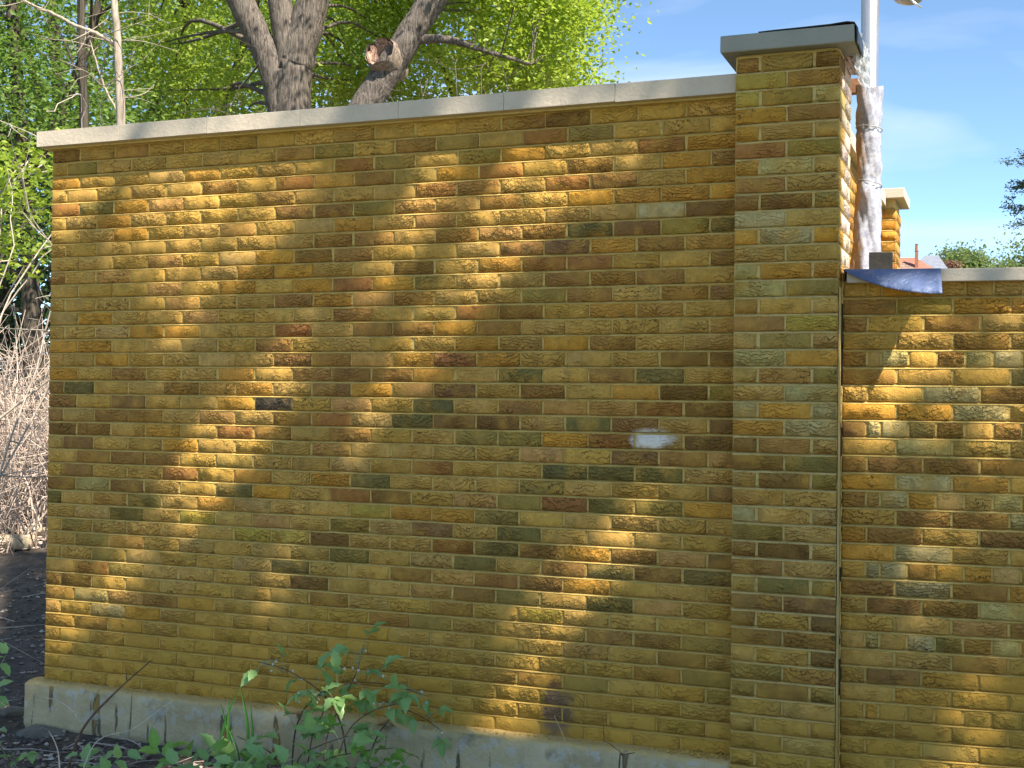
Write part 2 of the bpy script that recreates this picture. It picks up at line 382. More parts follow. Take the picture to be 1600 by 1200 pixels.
class MB:
    def __init__(s): s.V = []; s.F = []; s.n = 0
    def add(s, V, F):
        V = np.asarray(V, float); s.V.append(V); s.F += [tuple(int(i) + s.n for i in f) for f in F]; s.n += len(V); return s
    def box(s, lo, hi):
        (a, b, c), (d, e, f) = lo, hi
        V = [(a, b, c), (d, b, c), (d, e, c), (a, e, c), (a, b, f), (d, b, f), (d, e, f), (a, e, f)]
        return s.add(V, [(0, 3, 2, 1), (4, 5, 6, 7), (0, 1, 5, 4), (1, 2, 6, 5), (2, 3, 7, 6), (3, 0, 4, 7)])
    def tube(s, pts, rad, n=8, cap=True):
        V, F = tube(pts, rad, n, cap); return s.add(V, F)
    def mesh(s, name, smooth=False): return mesh_np(name, np.vstack(s.V), s.F, smooth)
def tube(pts, rad, n=8, cap=True):
    pts = np.asarray(pts, float); rad = np.asarray(rad, float) * np.ones(len(pts))
    T = np.gradient(pts, axis=0); T /= (np.linalg.norm(T, axis=1)[:, None] + 1e-9)
    ref = np.array([0, 0, 1.0]) if abs(T[0][2]) < 0.9 else np.array([1.0, 0, 0])
    V = []; a = np.linspace(0, 2 * np.pi, n, endpoint=False)
    for i in range(len(pts)):
        X = np.cross(ref, T[i]); X /= np.linalg.norm(X) + 1e-9; Y = np.cross(T[i], X); ref = np.cross(X, Y) * 0 + ref
        V.append(pts[i] + rad[i] * (np.cos(a)[:, None] * X + np.sin(a)[:, None] * Y))
    V = np.vstack(V); F = []
    for i in range(len(pts) - 1):
        for j in range(n):
            k = (j + 1) % n
            F.append((i * n + j, i * n + k, (i + 1) * n + k, (i + 1) * n + j))
    if cap:
        F.append(tuple(range(n - 1, -1, -1))); F.append(tuple((len(pts) - 1) * n + j for j in range(n)))
    return V, F
def curve(ctrl, n=10):
    """Catmull-Rom through control points"""
    P = np.asarray(ctrl, float); P = np.vstack([2 * P[0] - P[1], P, 2 * P[-1] - P[-2]])
    out = []
    for i in range(1, len(P) - 2):
        for t in np.linspace(0, 1, n, endpoint=False):
            a, b, c, d = P[i - 1], P[i], P[i + 1], P[i + 2]
            out.append(0.5 * (2 * b + (c - a) * t + (2 * a - 5 * b + 4 * c - d) * t * t + (3 * b - a - 3 * c + d) * t ** 3))
    out.append(P[-2])
    return np.array(out)
def bevel_box_mesh(name, lx, ly, lz, bev=0.006, jitter=0.0015, rng=random):
    import bmesh
    bm = bmesh.new(); bmesh.ops.create_cube(bm, size=1.0)
    for v in bm.verts: v.co = Vector((v.co.x * lx, v.co.y * ly, v.co.z * lz))
    bmesh.ops.bevel(bm, geom=bm.edges[:], offset=bev, segments=2, affect='EDGES', profile=0.6)
    for v in bm.verts: v.co += Vector([rng.uniform(-jitter, jitter) for _ in range(3)])
    me = bpy.data.meshes.new(name); bm.to_mesh(me); bm.free()
    return me

# ------------------------------------------------------------------ ground
GZ = -0.25
def ground_h(x, y):
    x = np.asarray(x, float); y = np.asarray(y, float)
    rise = 0.45 * 1 / (1 + np.exp(-(y - 3.0) * 1.5)) * 1 / (1 + np.exp((x + 0.5) * 1.5))
    wob = 0.025 * np.sin(x * 3.1 + 1.3 * y) + 0.02 * np.sin(y * 4.3 - x * 1.7) + 0.012 * np.sin(9.1 * x + 3) * np.sin(8.3 * y)
    near = np.exp(-((x * x + y * y) / 400.0))
    return GZ + rise + wob * near
def build_ground():
    xs = np.concatenate([[-400, -200, -100, -60, -40, -30, -24, -18, -14, -11, -9, -7.5], np.arange(-6.5, 6.6, 0.14), [8, 10, 13, 18, 25, 40, 70, 120, 250, 400]])
    ys = np.concatenate([[-300, -150, -80, -40, -25, -18, -14, -11, -9, -7, -5, -4, -3], np.arange(-2.4, 7.4, 0.14), [8, 9, 10, 12, 14, 17, 21, 26, 34, 45, 60, 90, 140, 250, 450]])
    X, Y = np.meshgrid(xs, ys); Z = ground_h(X, Y)
    V = np.stack([X.ravel(), Y.ravel(), Z.ravel()], 1)
    nx = len(xs); i, j = np.meshgrid(np.arange(nx - 1), np.arange(len(ys) - 1))
    a = (j * nx + i).ravel(); F = np.stack([a, a + 1, a + nx + 1, a + nx], 1)
    g = link('ground', mesh_np('ground', V, F, True), SOIL); tag(g, kind='structure')
build_ground()

# ------------------------------------------------------------------ bricks
CH = 0.075; JT = 0.010
def brick_arrays(rng, L, H=0.065, D=0.10):
    gx = np.array([0, 0.007 / L, 0.34, 0.67, 1 - 0.007 / L, 1.0]); gz = np.array([0, 0.085, 0.925, 1.0])
    X, Zg = np.meshgrid((gx - 0.5) * L, (gz - 0.5) * H)
    Y = np.zeros_like(X)
    edge = np.zeros_like(X, bool); edge[0, :] = edge[-1, :] = True; edge[:, 0] = edge[:, -1] = True
    Y[edge] = 0.0045 + rng.uniform(-0.0015, 0.0025, edge.sum())
    Y[~edge] = rng.uniform(-0.0012, 0.0014, (~edge).sum())
    X = X + rng.uniform(-0.0012, 0.0012, X.shape); Zg = Zg + rng.uniform(-0.0013, 0.0013, X.shape)
    for (r, c) in ((0, 0), (0, -1), (-1, 0), (-1, -1)):
        k = rng.uniform(0.0005, 0.004); X[r, c] -= np.sign(X[r, c]) * k; Zg[r, c] -= np.sign(Zg[r, c]) * k * 0.8
    ny, nx = X.shape
    V = np.stack([X.ravel(), Y.ravel(), Zg.ravel()], 1)
    F = []
    for j in range(ny - 1):
        for i in range(nx - 1):
            a = j * nx + i; F.append((a, a + 1, a + nx + 1, a + nx))
    ring = [i for i in range(nx)] + [j * nx + nx - 1 for j in range(1, ny)] + [(ny - 1) * nx + i for i in range(nx - 2, -1, -1)] + [j * nx for j in range(ny - 2, 0, -1)]
    n0 = len(V); back = V[ring].copy(); back[:, 1] = D
    V = np.vstack([V, back])
    for k in range(len(ring)):
        k2 = (k + 1) % len(ring)
        F.append((ring[k2], ring[k], n0 + k, n0 + k2))
    return V, F
BRICK_CACHE = {}
def brick_mesh(Lmm, var):
    key = (Lmm, var)
    if key not in BRICK_CACHE:
        rng = np.random.default_rng(Lmm * 31 + var)
        V, F = brick_arrays(rng, Lmm / 1000.0)
        me = mesh_np('brick', V, F, True)
        at = me.attributes.new('bco', 'FLOAT_VECTOR', 'POINT'); at.data.foreach_set('vector', np.asarray(V, np.float32).ravel())
        me.materials.append(BRICK)
        BRICK_CACHE[key] = me
    return BRICK_CACHE[key]
TONE = {'y': (.48, .285, .066), 'a': (.51, .248, .038), 't': (.45, .28, .078), 'p': (.46, .245, .07), 'b': (.30, .152, .04),
        'r': (.31, .128, .036), 'd': (.18, .093, .028), 'v': (.23, .118, .044), 'o': (.265, .19, .044), 'g': (.155, .13, .04),
        'w': (.42, .345, .14), 'W': (.56, .50, .37), 'u': (.06, .058, .06), 'q': (.40, .30, .05)}
def tone_of(code, rng, warm=1.0):
    c = np.array(TONE[code])
    if code not in 'Wu': c = c * 0.97 + np.array(TONE['y']) * 0.03
    c = c * rng.uniform(0.86, 1.14)
    c[0] *= warm; c[2] *= rng.uniform(0.85, 1.2) / warm
    return c
def parse(txt):
    d = {}
    for e in txt.split():
        a, b, c = e.split(','); d.setdefault(int(b), []).append((int(a) / 100.0, c))
    return d
# the tone of each brick that stands out from its neighbours: centimetres along the wall, course, tone
MAIN_T = parse("157,37,b 179,37,o 222,37,b 245,37,o 190,36,r 212,36,o 256,36,o 157,35,r 201,35,b 223,35,o 269,35,r 233,34,r 256,34,b 157,33,v 201,33,o 224,33,p 246,33,p 233,32,b 269,33,b 179,31,b 200,31,b 245,31,b 268,31,p 165,30,b 188,30,b 278,30,b 223,29,d 189,28,r 234,28,o 157,27,b 223,27,b 256,26,r 279,26,b 189,26,b 157,25,r 199,25,b 268,25,b 223,25,b 277,38,b 298,38,d 290,37,r 312,37,o 342,36,r 313,35,b 301,34,r 323,34,b 373,35,b 336,35,t 346,32,w 369,32,d 312,31,g 329,31,v 359,31,o 374,31,g 279,30,b 301,30,v 346,30,b 290,29,r 312,29,r 374,29,d 301,28,b 323,28,b 346,28,b 352,27,b 374,27,v 290,27,o 177,23,b 244,23,r 188,22,b 210,22,b 277,22,g 176,21,b 244,21,v 189,20,p 234,20,g 151,20,u 154,19,b 175,19,r 222,19,g 244,19,d 265,19,v 189,18,b 255,18,o 277,18,o 357,23,d 374,23,d 345,22,g 321,22,b 288,21,b 356,21,d 373,21,o 282,20,b 301,20,p 322,20,p 346,20,r 368,20,d 312,19,g 333,19,b 374,19,d 322,18,r 343,18,t 368,18,d 5,23,p 53,22,b 4,21,b 20,21,g 87,21,b 110,21,p 10,20,b 52,20,v 5,19,b 21,19,t 41,19,b 65,19,b 10,18,d 30,18,b 121,18,r 145,18,b 20,17,d 31,16,b 53,16,b 76,16,b 20,15,b 87,15,r 9,14,b 31,14,w 53,14,d 120,14,g 4,13,g 64,13,g 31,12,t 52,12,g 120,16,o 20,11,o 31,10,o 42,9,g 31,8,r 52,8,o 5,7,b 19,7,d 8,6,b 31,6,w 53,6,p 76,6,b 152,9,g 42,5,w 9,4,r 30,4,r 41,3,b 233,16,r 199,15,g 187,14,r 210,14,d 256,14,p 198,13,q 266,13,o 189,12,o 233,12,v 277,12,g 177,11,d 245,11,r 267,11,g 189,10,g 256,10,g 222,9,b 166,8,d 256,8,v 278,8,g 177,7,b 244,7,b 210,6,r 232,6,g 301,16,g 323,16,g 346,16,g 333,17,v 356,17,b 288,15,o 300,14,r 322,14,g 345,14,o 374,15,v 273,14,o 278,12,g 273,11,o 289,11,b 334,11,b 373,11,d 301,10,b 324,10,g 347,10,b 368,10,g 289,9,b 274,9,r 278,8,v 323,8,g 324,6,b 345,6,b 346,6,r 369,6,g 266,5,o 357,5,d 346,4,r 367,4,g 266,3,b 289,3,r 311,3,g 295,2,t 306,1,v 301,0,d 317,1,b 373,3,o 5,34,r 22,34,g 30,33,t 5,38,d 20,37,o 62,38,b 330,2,b 352,1,o 100,2,o 60,3,b 82,2,o")
PIER_T = parse("11,35,r 32,35,o 5,34,a 22,34,w 38,34,t 5,33,b 33,33,t 5,32,b 22,32,d 39,32,o 10,31,w 33,31,t 5,30,a 23,30,w 39,30,a 4,28,w 22,28,a 38,28,a 11,27,w 33,27,o 10,29,t 33,29,t 5,40,b 23,40,o 40,40,d 11,39,q 34,39,b 5,38,q 22,38,o 39,38,w 11,37,a 5,36,a 22,36,y 38,36,t 4,20,w 21,20,a 38,20,w 10,19,a 32,19,w 4,18,d 22,18,b 38,18,y 10,17,d 32,17,g 5,16,t 21,16,d 37,16,o 10,15,p 33,15,y 4,10,t 21,10,g 38,10,o 10,9,v 33,9,v 4,8,d 21,8,y 39,8,d 10,7,d 32,7,b 4,6,t 21,6,y 39,6,d 10,5,o 32,5,b 4,4,g 21,4,d 38,4,o 10,3,y 32,3,t 4,2,t 22,2,y 39,2,b 4,14,w 21,14,y 38,14,t 10,13,o 32,13,t 4,12,b 22,12,d 38,12,t 10,25,b 32,24,o 22,26,y 4,24,t 10,23,w 33,23,a 22,22,p 38,22,o 10,21,y 33,21,w")
LOW_T = parse("32,20,a 55,20,w 4,19,v 12,19,w 21,19,w 33,19,o 44,19,b 33,18,w 56,18,o 4,17,b 22,17,b 44,17,d 33,16,w 55,16,a 4,15,b 21,15,w 66,15,w 32,14,b 54,14,b 69,14,w 21,13,b 63,13,v 32,12,w 10,12,a 14,11,w 23,11,w 32,10,w 55,10,b 21,9,b 44,9,b 65,9,w 55,8,p 70,8,b 12,7,w 33,7,w 45,7,g 54,7,b 66,7,w 32,6,t 54,6,b 20,5,v 9,2,d 33,2,b 56,2,d 10,26,b 32,26,o 59,26,a 5,25,b 43,25,b 54,24,b 4,23,b 21,23,w 44,23,b 55,23,w 65,23,w 4,22,b 14,22,r 69,22,g 44,21,w 64,21,b")

class Wall:
    """front skin of bricks on a frame: origin O, along U, outward N"""
    def __init__(s, O, U, N): s.O = np.array(O, float); s.U = np.array(U, float); s.N = np.array(N, float)
    def pt(s, a, out, z): return s.O + s.U * a + s.N * out + np.array([0, 0, z])
    def rot(s): return math.atan2(s.U[1], s.U[0])
def brick_object(wall, a0, a1, course, tone, rng, parent, depth=1.0):
    Lmm = int(round((a1 - a0) * 1000)); L5 = max(40, int(round(Lmm / 5.0)) * 5)
    me = brick_mesh(L5, int(rng.integers(0, 14 if L5 > 200 else 4)))
    o = bpy.data.objects.new('brick', me); COL.objects.link(o)
    c = wall.pt((a0 + a1) / 2, rng.uniform(-0.0015, 0.0025), (course + 0.5) * CH + rng.uniform(-0.0012, 0.0012))
    o.location = c; o.scale = (Lmm / L5, depth, 1)
    o.rotation_euler = (rng.uniform(-.012, .012), rng.uniform(-.006, .006), wall.rot() + rng.uniform(-.008, .008))
    o.color = (*tone, 1)
    return child(o, parent)
def bricks_joined(name, wall_list, parent, rng, mat=None):
    """wall_list: (wall, a0, a1, course, tone, depth)"""
    VV = []; FF = []; BC = []; TN = []; RN = []; n = 0
    for (wall, a0, a1, course, tone, depth) in wall_list:
        V, F = brick_arrays(rng, a1 - a0, 0.065, 0.10 * depth)
        r = rng.uniform(); out = rng.uniform(-0.0015, 0.0025); dz = rng.uniform(-.0012, .0012)
        P = wall.O + wall.U * (((a0 + a1) / 2 + V[:, 0])[:, None]) + wall.N * ((out - V[:, 1])[:, None])
        P[:, 2] += (course + 0.5) * CH + V[:, 2] + dz
        VV.append(P); FF.append(np.array(F) + n); n += len(P)
        BC.append(V); TN.append(np.tile([*tone, 1.0], (len(V), 1))); RN.append(np.full(len(V), r))
    V = np.vstack(VV); me = mesh_np(name, V - np.array(parent.location), np.vstack(FF), True)
    me.attributes.new('bco', 'FLOAT_VECTOR', 'POINT').data.foreach_set('vector', np.vstack(BC).astype(np.float32).ravel())
    me.attributes.new('tone', 'FLOAT_COLOR', 'POINT').data.foreach_set('color', np.vstack(TN).astype(np.float32).ravel())
    me.attributes.new('rnd', 'FLOAT', 'POINT').data.foreach_set('value', np.concatenate(RN).astype(np.float32))
    o = link(name, me, mat or BRICKJ, parent); tag(o, kind='stuff'); return o
def mortar_sheet(mb, wall, length, c0, c1, rng, step=0.045):
    """weather-struck joints: each bed slopes from under the upper brick down to the lower brick's arris"""
    n = max(2, int(length / step) + 1); a = np.linspace(0, length, n)
    rows = []
    for c in range(c0, c1 + 1):
        zb = c * CH
        if c > c0: rows.append((zb - 0.012, -0.0065)); rows.append((zb - 0.0042, 0.0004))
        if c < c1 and c > c0: rows.append((zb - 0.0004, -0.0035))
        if c < c1: rows.append((zb + 0.0046, -0.0155)); rows.append((zb + 0.012, -0.0065))
    V = []
    for (z, out) in rows:
        jz = rng.normal(0, 0.0006, n); jo = rng.normal(0, 0.0009, n)
        P = wall.O + wall.U * a[:, None] + wall.N * (out + jo)[:, None]; P = P.copy(); P[:, 2] += z + jz
        V.append(P)
    V = np.vstack(V); i, j = np.meshgrid(np.arange(n - 1), np.arange(len(rows) - 1)); b = (j * n + i).ravel()
    mb.add(V, np.stack([b, b + 1, b + n + 1, b + n], 1))
def nearest_tone(table, course, a0, a1):
    for (s, code) in table.get(course, []):
        if a0 - 0.004 <= s < a1 + 0.006: return code
    return None
def pick(rng, weights):
    k = list(weights); w = np.array([weights[q] for q in k], float); return k[rng.choice(len(k), p=w / w.sum())]

# ---- tall wall
WL = 3.805
WALL = Wall((0, 0, 0), (1, 0, 0), (0, -1, 0))
wall_root = empty('brick_wall', (WL / 2, 0.16, 0.0), 'long tall yellow stock brick wall with pale stone coping, dappled by tree shade', 'wall')
rng = np.random.default_rng(5)
items = []
for c in range(39):
    if c % 2 == 1: cuts = [0, 0.100] + [0.306 + 0.225 * k for k in range(16)] + [WL + 0.06]
    else: cuts = [0, 0.190] + [0.4185 + 0.225 * k for k in range(15)] + [WL + 0.06]
    for k in range(len(cuts) - 1):
        a0 = cuts[k] + (JT / 2 if k else 0.0) + rng.uniform(-.002, .002) * (k > 0); a1 = cuts[k + 1] - JT / 2 + rng.uniform(-.002, .002)
        code = nearest_tone(MAIN_T, c, a0, min(a1, WL))
        if code is None: code = pick(rng, {'y': 62, 't': 17, 'a': 11, 'p': 7, 'q': 3} if 22 > c > 2 else {'y': 56, 't': 14, 'a': 18, 'p': 8, 'b': 4})
        items.append((a0, a1, c, tone_of(code, rng)))
def shown(it):
    d = np.linalg.norm(np.array([(it[0] + it[1]) / 2, 0, it[2] * CH]) - CAM); return (min(it[1], WL) - it[0]) / d ** 2
order = sorted(range(len(items)), key=lambda i: -shown(items[i])); single = set(order[:300])
for i in sorted(single):
    a0, a1, c, tn = items[i]; brick_object(WALL, a0, a1, c, tn, rng, wall_root)
joined = [(WALL, *items[i], 1.0) for i in range(len(items)) if i not in single]
END = Wall((0, 0.32, 0), (0, -1, 0), (-1, 0, 0))
for c in range(39):
    for (a0, a1) in (((0.0, 0.10), (0.11, 0.212)) if c % 2 else ((0.0, 0.212),)):
        joined.append((END, a0, a1, c, tone_of(pick(rng, {'y': 5, 't': 2, 'b': 2, 'a': 1}), rng), 0.9))
tag(bricks_joined('brickwork', joined, wall_root, rng), 'more of the same yellow and brown bricks')
mb = MB(); mortar_sheet(mb, WALL, WL, 0, 39, rng)
mb.box((0.006, 0.033, -0.02), (WL + 0.1, 0.314, 39 * CH - 0.004))
mo = link('mortar', mb.mesh('mortar'), MORTAR); child(mo, wall_root)
# coping stones
cuts = [-0.045, 0.509, 1.059, 1.612, 2.162, 2.712, 3.255, 3.808]
for k in range(7):
    me = bevel_box_mesh('coping_stone', cuts[k + 1] - cuts[k] - 0.0012, 0.48, 0.084, 0.003, 0.0007)
    o = link('coping_stone', me, COPING); o.location = ((cuts[k] + cuts[k + 1]) / 2, 0.165, 2.972 + random.uniform(-.0015, .0015)); child(o, wall_root)
mb = MB(); mb.box((-0.03, -0.03, 39 * CH - 0.004), (WL, 0.30, 39 * CH + 0.006)); mb.box((-0.03, -0.045, 2.934), (3.80, 0.3, 3.006))
child(link('coping_bed', mb.mesh('coping_bed'), MORTAR_G), wall_root)

# ---- pier
PX0, PX1, PY0, PY1 = 3.813, 4.254, -0.11, 0.331
pier = empty('brick_pier', ((PX0 + PX1) / 2, 0.2, GZ), 'square brick pier between the tall wall and the low wall, flat stone cap', 'pillar')
PF = Wall((PX0, PY0, 0), (1, 0, 0), (0, -1, 0)); PS = Wall((PX1, PY0, 0), (0, 1, 0), (1, 0, 0)); PLS = Wall((PX0, PY1, 0), (0, -1, 0), (-1, 0, 0))
rng = np.random.default_rng(21); js = []
for c in range(-4, 41):
    cuts = [0, 0.1075, 0.3335, 0.441] if c % 2 == 0 else [0, 0.2205, 0.441]
    for k in range(len(cuts) - 1):
        a0 = cuts[k] + (JT / 2 if k else 0); a1 = cuts[k + 1] - (JT / 2 if k < len(cuts) - 2 else 0)
        code = nearest_tone(PIER_T, c, a0, a1) or pick(rng, {'y': 30, 't': 26, 'o': 12, 'b': 12, 'w': 10, 'd': 6, 'q': 4})
        edge_half = (c % 2 == 0 and k != 1)
        brick_object(PF, a0, a1, c, tone_of(code, rng, 0.97), rng, pier, 2.1 if edge_half else 1.0)
    a = 0.112 if c % 2 else 0.225
    while a < 0.42:
        b = min(a + 0.215, PY1 - PY0)
        if b - a > 0.03:
            js.append((PS, a, b, c, np.array([.58, .46, .38]) * rng.uniform(.85, 1.1) * [1, rng.uniform(.94, 1.04), rng.uniform(.85, 1.05)], 1.0))  # sun glare on this face painted in as a paler tone
        a += 0.225
tag(bricks_joined('side_brickwork', js, pier, rng, BRICKP), 'bricks of the sunlit side, sun glare painted in as pinkish buff')
mb = MB(); mortar_sheet(mb, PF, 0.441, -4, 41, rng); mortar_sheet(mb, PS, PY1 - PY0, -4, 41, rng)
mb.box((PX0 + 0.007, PY0 + 0.033, -4 * CH), (PX1 - 0.033, PY1 - 0.006, 41 * CH - 0.003))
child(link('mortar', mb.mesh('mortar'), MORTAR_G), pier)
cap_me = bevel_box_mesh('cap_stone', 0.565, 0.565, 0.074, 0.006, 0.001)
o = link('cap_stone', cap_me, COPING_D); o.location = (4.038, 0.110, 3.118); child(o, pier)
mb = MB(); mb.box((PX0 + 0.01, PY0 + 0.01, 41 * CH - 0.003), (PX1 - 0.01, PY1 - 0.01, 3.082)); child(link('cap_bed', mb.mesh('cap_bed'), MORTAR_G), pier)

mb = MB(); zs = np.arange(-0.28, 2.09, 0.035); V = []
for z in zs:
    e = rng.uniform(-0.004, 0.004)
    V += [(PX1 + 0.0035 + rng.uniform(-.0008, .0008), -0.106 + e * 0.5, z), (PX1 + 0.0045 + rng.uniform(-.001, .001), -0.05, z), (PX1 + 0.003, -0.012 + e, z)]
mb.add(V, [(k * 3 + j, k * 3 + j + 1, k * 3 + j + 4, k * 3 + j + 3) for k in range(len(zs) - 1) for j in range(2)])
child(link('mortar_smear', mb.mesh('mortar_smear'), mortar_material('mortar_smear', (0.66, 0.53, 0.26), (0.58, 0.44, 0.17))), pier)

# ---- low wall to the right
ANG = math.radians(5.5)
LW = Wall((4.264, 0.0, 0), (math.cos(ANG), math.sin(ANG), 0), (math.sin(ANG), -math.cos(ANG), 0))
LLEN = 2.3
low = empty('low_brick_wall', tuple(LW.pt(LLEN / 2, -0.16, GZ)), 'low amber brick wall with rows of short header bricks, butting the pier', 'wall')
rng = np.random.default_rng(33); js = []
HDR = {3, 7, 11, 15, 19, 23, 27}
for c in range(-4, 28):
    if c in HDR: cuts = [0, 0.100, 0.158] + [0.158 + 0.1125 * k for k in range(1, 20)]
    else:
        st = 0.2205 if (c + 100) % 2 == 0 else 0.103
        if c in (5, 9, 13, 17, 21, 25, 1, -3): st = 0.103
        cuts = [0] + [st + 0.2265 * k for k in range(0, 10)]
    for k in range(len(cuts) - 1):
        a0 = cuts[k] + (JT / 2 if k else 0); a1 = cuts[k + 1] - JT / 2
        if a1 > LLEN: continue
        code = nearest_tone(LOW_T, c, a0, a1) or pick(rng, {'y': 46, 'a': 34, 't': 10, 'b': 6, 'w': 4})
        tn = tone_of(code, rng, 1.02)
        if a0 < 0.95: brick_object(LW, a0, a1, c, tn, rng, low)
        else: js.append((LW, a0, a1, c, tn, 1.0))
bricks_joined('brickwork', js, low, rng)
def lw_box(mb, a0, a1, o0, o1, z0, z1):
    q = [LW.pt(a, o, z) for z in (z0, z1) for (a, o) in ((a0, o0), (a1, o0), (a1, o1), (a0, o1))]
    mb.add(q, [(0, 3, 2, 1), (4, 5, 6, 7), (0, 1, 5, 4), (1, 2, 6, 5), (2, 3, 7, 6), (3, 0, 4, 7)])
mb = MB(); mortar_sheet(mb, LW, LLEN, -4, 28, rng); lw_box(mb, 0.006, LLEN, -0.033, -0.32, -4 * CH, 28 * CH - 0.004)
child(link('mortar', mb.mesh('mortar'), MORTAR), low)
for (a0, a1) in ((0.012, 0.382), (0.387, 0.985), (0.99, 1.59), (1.595, 2.195)):
    me = bevel_box_mesh('coping_stone', a1 - a0 - 0.004, 0.43, 0.054, 0.004, 0.001)
    o = link('coping_stone', me, COPING); o.location = LW.pt((a0 + a1) / 2, -0.165, 2.112); o.rotation_euler = (0, 0, ANG); child(o, low)
mb = MB(); lw_box(mb, 0.02, LLEN, 0.025, -0.31, 28 * CH - 0.004, 28 * CH + 0.012); lw_box(mb, 0.03, 2.19, 0.045, -0.36, 2.088, 2.136)
child(link('coping_bed', mb.mesh('coping_bed'), MORTAR_G), low)
# dark filler strip of the movement joint
mb = MB(); pts = np.array([[4.2585, -0.002 + 0.012 * math.sin(z * 9.0) * math.sin(z * 4.1), z] for z in np.arange(-0.29, 2.10, 0.06)])
mb.tube(pts + [0.001, 0.006, 0], 0.0035 + 0.0025 * np.sin(np.arange(len(pts)) * 2.3), 6)
child(link('joint_filler', mb.mesh('joint_filler', True), SEALANT), low)

mb = MB(); z = -0.28
while z < 2.04:
    L = float(rng.uniform(0.05, 0.22))
    if rng.uniform() < 0.62:
        n_ = max(3, int(L / 0.02)); zs = np.linspace(z, z + L, n_)
        pt = np.stack([4.2595 + rng.normal(0, 0.0009, n_), -0.004 + rng.normal(0, 0.002, n_), zs], 1); mb.tube(pt, np.abs(0.0042 + rng.normal(0, 0.0012, n_)), 5)
    z += L
tag(child(link('broken_pointing', mb.mesh('broken_pointing'), MORTAR), low), kind='stuff')

# ---- footing under the tall wall
def build_footing():
    rng = np.random.default_rng(8)
    xs = np.linspace(-0.064, 3.812, 130)
    prof = [(0.05, 0.004), (0.004, 0.010), (-0.034, 0.006), (-0.066, 0.001), (-0.075, -0.008), (-0.077, -0.06), (-0.077, -0.15), (-0.079, -0.222), (-0.070, -0.245), (-0.03, -0.40)]
    V = []
    for k, (y, z) in enumerate(prof):
        wob = np.cumsum(rng.normal(0, 0.0012, len(xs))); wob -= np.linspace(wob[0], wob[-1], len(xs))
        amp = 1.0 if k in (3, 4) else 0.5
        V.append(np.stack([xs, y + wob * 0.6 * amp + rng.normal(0, 0.0012, len(xs)), z + wob * 0.5 * amp + rng.normal(0, 0.0018 * amp, len(xs))], 1))
    n = len(xs); V = np.vstack(V); i, j = np.meshgrid(np.arange(n - 1), np.arange(len(prof) - 1)); b = (j * n + i).ravel()
    F = [tuple(f) for f in np.stack([b, b + n, b + n + 1, b + 1], 1)]
    m = MB(); m.add(V, F)
    endp = [V[k * n] for k in range(len(prof))]
    back = [np.array([-0.064, 0.36, p[2]]) for p in endp]
    m.add(np.array(endp + back), [(k, len(prof) + k, len(prof) + k + 1, k + 1) for k in range(len(prof) - 1)])
    o = link('concrete_footing', m.mesh('concrete_footing', True), FOOTING)
    tag(o, 'grey concrete footing ledge with rusty drip stains below the tall brick wall', 'footing')
    # mortar droppings on the ledge
    cr = MB()
    for k in range(620):
        x = rng.uniform(-0.05, 3.79) if k < 470 else rng.normal(3.66, 0.09)
        x = min(x, 3.80); y = -abs(rng.normal(0, 0.022)) - 0.004; y = max(y, -0.062); s = rng.uniform(0.002, 0.007) * (1.5 if k > 470 else 1)
        q = rng.normal(0, 1, (6, 3)); q /= np.linalg.norm(q, axis=1)[:, None]
        q = np.array([(1, 0, 0), (0, 1, 0), (-1, 0, 0), (0, -1, 0), (0, 0, 1), (0, 0, -1)]) * rng.uniform(0.6, 1.4, (6, 3)) * s
        cr.add(q + np.array([x, y, 0.006 + s * 0.3]), [(0, 1, 4), (1, 2, 4), (2, 3, 4), (3, 0, 4), (1, 0, 5), (2, 1, 5), (3, 2, 5), (0, 3, 5)])
    c = link('mortar_crumbs', cr.mesh('mortar_crumbs'), MORTAR, o); tag(c, kind='stuff')
build_footing()

# ------------------------------------------------------------------ wall running back from the pier, far pier
RW = Wall((4.112, PY1 + 0.004, 0), (0, 1, 0), (1, 0, 0)); RLEN = 3.16
ret = empty('return_wall', (4.02, 2.0, GZ), 'sunlit orange brick wall running back behind the lamp post', 'wall')
rng = np.random.default_rng(44); js = []
for c in range(24, 39):
    a = 0.0 if c % 2 else -0.1125
    while a < RLEN:
        a0 = max(0, a) + JT / 2; a1 = min(RLEN, a + 0.225) - JT / 2
        if a1 - a0 > 0.03: js.append((RW, a0, a1, c, tone_of(pick(rng, {'p': 4, 't': 3, 'a': 4, 'y': 3}), rng, 1.05), 1.0))
        a += 0.225
bricks_joined('brickwork', js, ret, rng)
mb = MB(); mortar_sheet(mb, RW, RLEN, -3, 39, rng, 0.12); mb.box((3.80, PY1 + 0.004, -0.27), (4.078, PY1 + RLEN, 39 * CH - 0.003))
child(link('mortar', mb.mesh('mortar'), MORTAR_G), ret)
for k in range(5):
    y0 = PY1 + 0.064 + k * 0.607; me = bevel_box_mesh('coping_stone', 0.42, 0.602, 0.082, 0.005, 0.001)
    o = link('coping_stone', me, COPING); o.location = (3.950, y0 + 0.303, 2.974); child(o, ret)
mb = MB(); mb.box((3.81, PY1 + 0.01, 39 * CH - 0.003), (4.09, PY1 + RLEN, 2.936)); child(link('coping_bed', mb.mesh('coping_bed'), MORTAR_G), ret)

